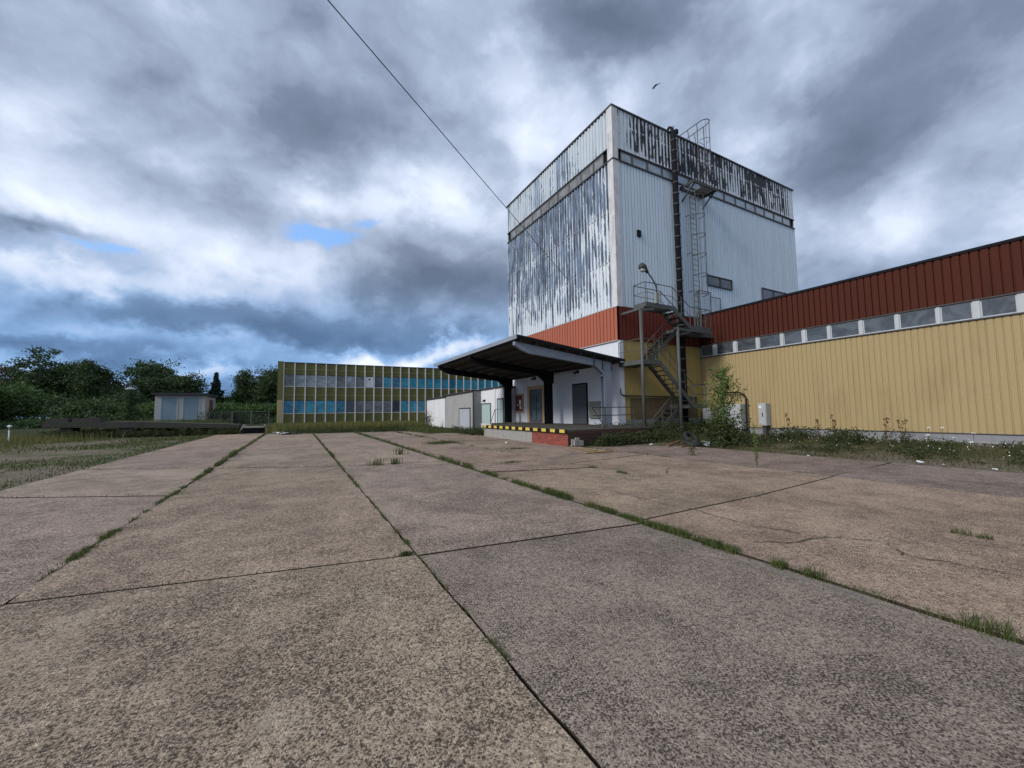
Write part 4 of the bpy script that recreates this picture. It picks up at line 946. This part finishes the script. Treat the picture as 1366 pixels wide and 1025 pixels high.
def tree(name, label, x, y, h, rx, z0=1.0, mat='leaf_dark', n=170, per=95, cr=.72, leaf=.145, seed=1, lobes=6, base=0.0, group='trees at the edge of the yard', cat='tree'):
    t = empty(name, (x, y, base), label, cat, group)
    tk = MB(); g = random.Random(seed)
    tk.tube([(x, y, base-.2), (x+.1, y, base+h*.3), (x-.05, y+.1, base+h*.6), (x, y, base+h*.85)], [h*.028, h*.021, h*.013, h*.004], 7)
    cen, cl = crown_points(x, y, base+z0, base+h, rx, rx, n, per, cr, seed=seed, lobes=lobes)
    for c_ in cl[::max(1, n//14)]:
        zb = base+max(h*.18, min(h*.6, (c_[2]-base)*.6)); tk.tube([(x, y, zb), ((x+c_[0])/2, (y+c_[1])/2, (zb+c_[2])/2+.1), tuple(c_)], [h*.011, h*.006, h*.002], 5)
    tk.build('trunk', 'bark', t)
    v, q = leaf_quads(cen, leaf); mesh_np('crown', v, q, mat, t)
    return t
tree('broadleaf_tree', 'tall dark spreading tree left of the gap beside the ivy clad lamp', -28.0, 75, 10.2, 4.6, 1.2, n=260, seed=11, lobes=8)
tree('broadleaf_tree', 'dark rounded tree close against the right of the tallest spreading one', -22.6, 72, 8.4, 3.0, .6, n=170, seed=12)
tree('broadleaf_tree', 'low dark tree sloping down to the ivy clad lamp', -20.3, 70, 4.8, 2.4, .3, n=120, seed=13)
tree('bronze_tree', 'far bronze tinted tree at the left picture edge', -38.0, 85, 9.4, 5.0, .8, 'leaf_brown', n=170, seed=14)
tree('broadleaf_tree', 'large rounded tree rising behind the pale shed', -17.2, 76, 10.0, 4.0, 1.0, n=260, seed=15, lobes=8)
tree('broadleaf_tree', 'lower right shoulder tree behind the roof of the pale shed', -14.6, 74, 7.3, 2.8, .6, n=150, seed=16)
tree('broadleaf_tree', 'tall twin topped dark tree next to the office end pier', -4.2, 76, 10.0, 3.1, .6, n=240, seed=17, lobes=7)
tree('broadleaf_tree', 'narrower dark tree forming the left half of the pair beside the office', -7.2, 78, 9.3, 2.4, .5, n=190, seed=27, lobes=6)
tree('broadleaf_tree', 'dark low tree between the spruce and the twin topped tree', -9.3, 80, 4.4, 3.0, .2, n=120, seed=19)
# spruce
t = empty('spruce_tree', (-10.9, 75, 0), 'slim pointed spruce between the pale shed and the twin topped tree', 'tree', 'trees at the edge of the yard')
MB().tube([(-10.9, 75, -.1), (-10.9, 75, 7.9)], [.16, .02], 6).build('trunk', 'bark', t)
pts = []
for z in np.arange(.8, 7.9, .16):
    rad = (8.1-z)*.27*(1+.22*math.sin(z*5.2))
    for a in rng.uniform(0, 6.28, int(5+rad*9)):
        s = rng.uniform(.3, 1); 
        for q in range(22): pts.append((-10.9+rad*s*math.cos(a)+rng.normal()*.08, 75+rad*s*math.sin(a)+rng.normal()*.08, z-.25*s*rad+rng.normal()*.06))
v, q = leaf_quads(np.array(pts), .15); mesh_np('crown', v, q, 'leaf_spruce', t)
# bushes in front of the trees
for i, (x, y, h, rx, m_, lb) in enumerate([
    (-22.6, 52, 4.6, 3.3, 'leaf_mid', 'big fresh green bush before the tallest dark tree'),
    (-27.5, 50, 4.3, 3.5, 'leaf_mid', 'dark green bush at the left picture edge behind the marker post'),
    (-25.2, 46, 3.2, 2.8, 'leaf_dark', 'dark bush between the marker post and the concrete ramp'),
    (-32.5, 50, 4.5, 3.6, 'leaf_dark', 'leftmost dark bush under the bronze tree'),
    (-17.5, 50, 3.0, 2.6, 'leaf_dark', 'low dark bush left of the ivy clad lamp behind the ramp'),
    (-15.2, 52, 2.3, 2.2, 'leaf_mid', 'low green bush just beside the foot of the ivy clad lamp'),
    (-12.8, 56, 2.6, 2.0, 'leaf_mid', 'green bush between the ivy clad lamp and the pale shed'),
    (-7.0, 60, 2.9, 2.6, 'leaf_mid', 'green bush right of the pale shed behind the fence'),
    (-4.0, 58, 2.5, 2.4, 'leaf_mid', 'green bush behind the mesh gate'),
    (-1.8, 60, 2.5, 2.2, 'leaf_dark', 'dark bush squeezed between the mesh gate and the office pier')]):
    tree('bush', lb, x, y, h, rx, .05, m_, n=170, per=80, cr=.75, leaf=.12, seed=40+i, lobes=6, group='bushes before the trees', cat='bush')
# ivy on the post
iv = np.stack([-12.4+rng.normal(size=2600)*.24, 45+rng.normal(size=2600)*.24, rng.uniform(.3, 3.5, 2600)], 1)
v, q = leaf_quads(iv, .07); mesh_np('ivy', v, q, 'leaf_dark', yl)

# young tree by the hall
def sapling(x, y, H_, label):
    t = empty('young_tree', (x, y, 0), label, 'tree'); tk = MB(); g = random.Random(3); cen = []
    tk.tube([(x, y, -.05), (x+.05, y, H_*.5), (x-.02, y+.05, H_*.93)], [.035, .022, .005], 6)
    for i in range(64):
        z = H_*(.04+.9*(i/64)); a = g.uniform(0, 6.28); L_ = (.95-.55*abs(z/H_-.5)*2)*g.uniform(.5, 1.15)
        if z/H_ < .45: L_ *= 1.0
        e1 = Vector((x+math.cos(a)*L_*.8, y+math.sin(a)*L_*.8, z+L_*.55)); m1 = Vector((x+math.cos(a)*L_*.45, y+math.sin(a)*L_*.45, z+L_*.18))
        tk.tube([(x, y, z), m1, e1], [.012, .008, .003], 4)
        for j in range(int(55*L_)+12):
            s_2 = g.uniform(.15, 1); p_ = Vector((x, y, z)).lerp(m1, s_2*2) if s_2 < .5 else m1.lerp(e1, s_2*2-1)
            cen.append((p_.x+g.gauss(0, .07), p_.y+g.gauss(0, .07), p_.z+g.gauss(0, .07)))
    tk.build('trunk', 'bark', t); cen = np.array(cen)
    v, q = leaf_quads(cen, .055, asp=.35); mesh_np('crown', v, q, 'leaf_light', t)
    low_ = np.stack([x+rng.normal(size=3000)*.34, y+rng.normal(size=3000)*.34, np.abs(rng.normal(size=3000))*.5+.05], 1)
    v, q = leaf_quads(low_, .06, asp=.45); mesh_np('undergrowth', v, q, 'weed', t)
sapling(13.9, 9.15, 3.0, 'fresh green young tree growing from the weeds before the hall')

# ---- grass blades: merged sheets of narrow bent blades
def blades(P, H, wdt, lean=.35):
    n = len(P); a = rng.uniform(0, 2*np.pi, n); b = rng.uniform(0, 2*np.pi, n)
    dx = np.stack([np.cos(a), np.sin(a), np.zeros(n)], 1)*wdt[:, None]
    ln = np.stack([np.cos(b), np.sin(b), np.zeros(n)], 1)*(H*lean*rng.uniform(.2, 1.4, n))[:, None]
    up = np.array([[0, 0, 1.0]])
    v0 = P-dx; v1 = P+dx; m = P+ln*.35+up*H[:, None]*.6; v2 = m+dx*.7; v3 = m-dx*.7
    tp_ = P+ln+up*H[:, None]; v4 = tp_+dx*.12; v5 = tp_-dx*.12
    V_ = np.stack([v0, v1, v2, v3, v4, v5], 1).reshape(-1, 3); o = np.arange(n)[:, None]*6
    Q = np.concatenate([o+np.array([[0, 1, 2, 3]]), o+np.array([[3, 2, 4, 5]])])
    return V_, Q
def grass_obj(name, P, H, W, mat, label, lean=.35):
    v, q = blades(P, H, W, lean); o = mesh_np(name, v, q, mat); return tag(o, label, 'grass', kind='stuff')
# rank weeds: stems with leaves
def weeds(name, P, hmin, hmax, leaf, per, mat, label, spread=.16):
    n = len(P); h = rng.uniform(hmin, hmax, n); k_ = per
    t_ = rng.uniform(.1, 1, (n, k_)); c_ = P[:, None, :] + np.stack([rng.normal(size=(n, k_))*spread*(1.1-t_*.6), rng.normal(size=(n, k_))*spread*(1.1-t_*.6), t_*h[:, None]], 2)
    v, q = leaf_quads(c_.reshape(-1, 3), leaf, asp=.4); v2, q2 = blades(P, h, np.full(n, .006), .15)
    o = mesh_np(name, np.concatenate([v, v2]), np.concatenate([q, q2+len(v)]), mat); return tag(o, label, 'weeds', kind='stuff')
def gpts(x, y): return np.stack([x, y, gz(x, y)-.02], 1)
def scatter(n, x0, x1, y0, y1, clump=.5):
    x = rng.uniform(x0, x1, n*3); y = rng.uniform(y0, y1, n*3); c_ = np.sin(x*2.1+y*1.3)+np.sin(y*2.9-x*.7)+rng.normal(size=n*3)*.6
    k_ = np.argsort(-c_)[:n] if clump else np.arange(n); k_ = k_[rng.uniform(size=len(k_)) > .05]; return x[k_], y[k_]
# tufts in the slab joints
JP = []; JH = []
def joint(x, y0, y1, dens, h, sx=.02):
    n = max(2, int((y1-y0)*dens)); yy = rng.uniform(y0, y1, n); JP.append(np.stack([x+rng.normal(size=n)*sx, yy, np.full(n, -.03)], 1)); JH.append(h*(1.0 if x > 3.7 and x < 3.8 else .7)*rng.uniform(.3, 1.2, n)+.03)
    kk = (np.sin(yy*5.1+x*3)+np.sin(yy*11.7+x)+np.sin(yy*2.3)*1.3+rng.normal(size=n)*.4) > (-1.1 if x > 3.7 and x < 3.8 else -.25); JP[-1] = JP[-1][kk]; JH[-1] = JH[-1][kk]
for y0, y1, dn, h in [(1.98, 2.76, 2600, .055), (1.7, 1.85, 900, .08), (2.6, 2.9, 900, .06), (2.95, 3.45, 1700, .07), (3.45, 4.0, 1300, .06), (4.1, 4.9, 1700, .07), (5.0, 5.8, 1500, .10), (6.0, 7.0, 600, .09), (7.2, 8.4, 500, .10), (9.0, 11.5, 380, .14), (12, 20, 120, .12), (.75, .95, 800, .10), (.2, .5, 300, .05), (20, 31, 60, .15)]:
    joint(3.79, y0, y1, dn, h, .035)
for y0, y1, dn, h in [(1.40, 1.5, 1300, .04), (1.95, 2.5, 1200, .025), (1.5, 3.9, 120, .02), (3.93, 4.05, 900, .04), (4.3, 4.5, 1000, .04), (4.7, 5.1, 700, .04), (5.5, 8, 160, .04), (8, 12, 160, .06), (12, 22, 110, .12), (14, 16, 200, .15), (22, 33, 60, .15)]:
    joint(1.07, y0, y1, dn, h, .018)
for y0, y1, dn, h in [(4.3, 4.9, 1600, .05), (5.4, 6.0, 1400, .05), (6.3, 6.7, 1200, .05), (6.9, 7.3, 1000, .06), (7.4, 9, 260, .05), (9, 12, 300, .07), (12, 15, 420, .13), (15, 18, 260, .22), (18, 34, 110, .16), (1, 4.3, 300, .04)]:
    joint(-1.9, y0, y1, dn, h, .03)
for y0, y1, dn, h in [(6.5, 6.9, 1400, .08), (7.3, 7.7, 1300, .08), (1.45, 1.6, 900, .12), (1.3, 1.42, 800, .1), (9, 14, 60, .08), (15, 19, 160, .08), (20, 29, 90, .15)]: joint(6.35, y0, y1, dn, h, .04)
for y0, y1, dn, h in [(4, 6, 60, .05), (8, 12.4, 120, .10), (-3, 4, 30, .04)]: joint(9.6, y0, y1, dn, h, .03)
joint(3.79, .2, 30, 220, .045, .02); joint(1.07, 1.0, 30, 200, .025, .010); joint(-1.9, 1.0, 33, 260, .04, .018); joint(6.35, .8, 28, 90, .03, .015); joint(9.6, -4, 12, 90, .03, .015)
for (xa, xb, ya, yb, n) in ((-1.9, 1.07, 4.53, 3.97, 60), (1.07, 3.77, 11.55, 10.95, 160), (-5, -1.9, 10.8, 9.1, 120), (-5, -1.9, 14.85, 13.1, 160), (3.77, 9.6, 3.73, 4.0, 90), (3.77, 9.6, 8.4, 8.8, 160), (-1.9, 1.07, 13.1, 11.6, 140), (1.07, 3.77, 18.2, 17.2, 160)):
    q = rng.uniform(size=n)**1.2; JP.append(np.stack([xa+(xb-xa)*q, ya+(yb-ya)*q+rng.normal(size=n)*.01, np.full(n, -.02)], 1)); JH.append(.02+.05*rng.uniform(size=n)**2)
for cx, cy, n, h, s in ((3.1, 13.6, 60, .25, .1), (5.78, 17.2, 900, .12, .35), (2.4, 11.1, 60, .22, .06), (1.9, 11.2, 60, .2, .1), (.98, 4.02, 260, .04, .035), (7.28, 13.0, 300, .05, .25), (5.2, 9.5, 300, .06, .2)):
    JP.append(np.stack([cx+rng.normal(size=n)*s, cy+rng.normal(size=n)*s*.5, np.full(n, 0)], 1)); JH.append(h*rng.uniform(.4, 1.2, n))
P_ = np.concatenate(JP); H_ = np.concatenate(JH)
grass_obj('joint_grass', P_, H_, np.full(len(P_), .0028)+P_[:, 1]*.00035, 'grass', 'green tufts growing in the joints between the slabs')
# lawn patches on the left field
n = 60000; x = -5.1-np.abs(rng.normal(size=n))*9; y = rng.uniform(4, 40, n)
cl = -.55+np.sin(x*.8+1.3*np.sin(y*.5))*.5+np.sin(y*.9+x*.3)*.5+rng.normal(size=n)*.35
keep = (cl > .15+np.clip((13-y)*.12, -.6, 1.5)) | ((x > -5.7) & (rng.uniform(size=n) > .3) & (y > 6)); x, y = x[keep], y[keep]
grass_obj('field_grass', np.stack([x, y, gz(x, y)-.02], 1), .025+.06*rng.uniform(size=len(x))*np.clip(y/15, .5, 2), .006+y*.00045, 'grass', 'short green grass in patches on the bare field')
n = 22000; x = rng.uniform(-34, -9.5, n); y = rng.uniform(19, 37, n); keep = (y > 22+(x+12)*.15+rng.normal(size=n)*1.2) & (x < -11.5+rng.normal(size=n)*1.2); x, y = x[keep], y[keep]
grass_obj('tall_grass', np.stack([x, y, gz(x, y)-.02], 1), .15+.45*rng.uniform(size=len(x)), np.full(len(x), .014), 'grass_dry', 'tall yellowing grass before the bushes at the left edge', .25)
x = rng.uniform(-48, -1, 5200); y = 49+rng.normal(size=5200)*1.6-(x+20)*.02
cen = np.stack([x, y, rng.uniform(0, 1, 5200)**.7*(1.3+.5*np.sin(x*.7))], 1)
cen = (cen[:, None, :]+rng.normal(size=(5200, 14, 3))*np.array([.35, .35, .2])).reshape(-1, 3)
v, q = leaf_quads(cen, .11); tag(mesh_np('undergrowth', v, q, 'leaf_dark'), 'dark undergrowth filling the foot of the trees', kind='stuff')
x = rng.uniform(-14, -3.5, 900); y = rng.uniform(35.2, 38.5, 900)
weeds('ramp_weeds', gpts(x, y), .2, .7, .06, 24, 'weed', 'weeds growing under and around the concrete ramp', .16)
x = rng.uniform(10.6, 12.8, 500); y = rng.uniform(20.9, 30, 500)
weeds('door_weeds', gpts(x, y), .35, .85, .05, 26, 'weed', 'tall weeds between the dock and the annex doors', .16)
n = 30000; x = rng.uniform(-14, 0, n); y = rng.uniform(36.5, 44, n)
grass_obj('bank_grass', np.stack([x, y, gz(x, y)-.02], 1), .15+.5*rng.uniform(size=n), np.full(n, .016), 'grass', 'green grass on the bank behind the ramp and by the fence', .25)
n = 42000; x = rng.uniform(-2.0, 11, n); y = rng.uniform(33.9, 41.8, n); keep = y > 34.2-.25*(x-0)+rng.normal(size=n)*.8; x, y = x[keep], y[keep]
grass_obj('meadow_grass', np.stack([x, y, gz(x, y)-.02], 1), .18+.62*rng.uniform(size=len(x))**1.3, np.full(len(x), .014), 'grass_dry', 'tall dry grass along the foot of the office', .22)
x, y = scatter(1000, 14.0, 19.9, -6, 12.3)
weeds('hall_weeds', gpts(x, y), .06, .30, .038, 30, 'weed', 'rank leafy weeds along the foot of the hall', .12)
x, y = scatter(110, 16.5, 19.7, 5.5, 9.5)
weeds('tall_hall_weeds', gpts(x, y), .3, .6, .05, 34, 'weed', 'taller dark weeds against the hall wall', .14)
x = rng.uniform(13.2, 20, 21000); y = rng.uniform(-8, 12.4, 21000)
grass_obj('verge_grass', gpts(x, y), .05+.17*rng.uniform(size=len(x)), np.full(len(x), .006), 'verge', 'grass on the verge between slabs and hall', .4)
x, y = scatter(480, 12.5, 18.9, 11.6, 13.6)
weeds('stair_weeds', gpts(x, y), .15, .6, .045, 28, 'weed', 'dark weeds crowding under the staircase', .13)
x = rng.uniform(12.3, 20, 600); y = rng.uniform(13.0, 14.4, 600)
weeds('corner_weeds', gpts(x, y), .3, .9, .05, 24, 'weed', 'tall dark weeds in the corner against the plinth', .15)
x = rng.uniform(9.3, 11.4, 700); y = rng.uniform(20.8, 38, 700)
weeds('annex_weeds', gpts(x, y), .15, .5, .05, 24, 'weed', 'weeds along the foot of the annex row', .14)
x = rng.uniform(7.6, 11.2, 9000); y = rng.uniform(25.5, 40, 9000)
grass_obj('annex_grass', gpts(x, y), .1+.3*rng.uniform(size=len(x)), np.full(len(x), .012), 'grass', 'grass between the yard end and the annex row', .3)
x = rng.uniform(-1, 8.5, 500); y = rng.uniform(31.5, 34.5, 500)
weeds('yard_end_weeds', gpts(x, y), .1, .35, .05, 20, 'weed', 'low weeds along the far end of the yard', .16)
x = rng.uniform(10.6, 13.4, 260); y = rng.uniform(12.0, 12.55, 260)
weeds('dock_weeds', gpts(x, y), .15, .55, .045, 26, 'weed', 'weeds in front of the brick side of the dock', .13)
# willowherb by the white shed
def plant(name, x, y, h, n, leaf, mat, label, sp=.12, stems=5, fl=None):
    g = random.Random(int(x*100)); z0 = float(gz(np.array([x]), np.array([y]))[0]); t = empty(name, (x, y, z0), label, 'plant'); tk = MB(); cen = []
    for s in range(stems):
        a = g.uniform(0, 6.28); L_ = g.uniform(0, sp*1.6); hh = h*g.uniform(.65, 1); e1 = Vector((x+math.cos(a)*L_, y+math.sin(a)*L_, z0+hh)); b1 = Vector((x+g.gauss(0, .02), y+g.gauss(0, .02), z0-.03))
        tk.tube([b1, b1.lerp(e1, .5), e1], [.009, .006, .003], 4)
        for j in range(n//stems):
            p_ = b1.lerp(e1, g.uniform(.12, 1)); cen.append((p_.x+g.gauss(0, sp*.45), p_.y+g.gauss(0, sp*.45), p_.z+g.gauss(0, .03)))
        if fl:
            for q in range(5): tk.add([e1+Vector((g.gauss(0, .03), g.gauss(0, .03), g.gauss(0, .03))) for _ in range(4)], [(0, 1, 2, 3)])
    tk.build('stem', 'seed' if fl == 'seed' else 'grass', t)
    v, q = leaf_quads(np.array(cen), leaf, asp=.3); mesh_np('foliage', v, q, mat, t); return t
plant('tall_weed', 9.75, 5.62, 1.12, 130, .035, 'leaf_light', 'tall thin weed standing alone on the joint before the young tree', .05, 2)
plant('shrub', 10.8, 36.6, 2.0, 900, .07, 'weed', 'dark shrub at the left corner of the white shed', .42, 9)
plant('tall_weed', 10.6, 8.05, .42, 200, .03, 'weed', 'bushy weed on the dark strip left of the young tree', .16, 5)
for i, (x, y) in enumerate([(19.2, 7.9), (19.0, 8.4), (19.1, 6.3), (19.3, 5.9), (19.2, 9.6)]):
    o = plant('dock_plant', x, y, [1.15, 1.0, .95, 1.1, 1.2][i], 60, .05, 'weed', ['red seeded dock plant in front of the hall, second from the left', 'red seeded dock plant nearly touching its taller neighbour on the right', 'short red seeded dock plant left of the tallest on the right', 'tallest red seeded dock plant, furthest right by the hall', 'leafy dock plant tallest on the left by the grey meter cabinet'][i], .08, 3, 'seed'); o['group'] = 'dock plants by the hall wall'
# wild carrot flowers
for i, (x, y, z) in enumerate([(17.0, 4.6, .72), (17.0, 4.3, .74), (16.6, 3.6, .62), (16.2, 4.4, .55), (16.3, 3.9, .5), (15.9, 3.5, .42)]):
    t = empty('wild_carrot', (x, y, 0), ['white flowered wild carrot, left one of the tall pair by the plinth', 'white flowered wild carrot, right one of the tall pair by the plinth', 'white flowered wild carrot standing alone right of the tall pair', 'white flowered wild carrot just below the tall pair', 'white flowered wild carrot midway between pair and verge', 'lowest white flowered wild carrot near the verge'][i], 'flower', 'wild carrots in the weeds')
    MB().tube([(x, y, -.02), (x+.02, y, z)], .005, 4).build('stem', 'grass', t)
    pp = np.stack([x+.02+rng.normal(size=26)*.022, y+rng.normal(size=26)*.022, z+rng.normal(size=26)*.008], 1)
    v, q = leaf_quads(pp, .012, asp=.9, up=3); mesh_np('flower_head', v, q, 'flower', t)
x = rng.uniform(14, 19, 260); y = rng.uniform(-3, 8, 260); v, q = leaf_quads(np.stack([x, y, rng.uniform(.15, .4, 260)], 1), .014, asp=.9)
tag(mesh_np('daisies', v, q, 'flower'), 'tiny white flower heads scattered in the hall weeds', 'flowers', kind='stuff')
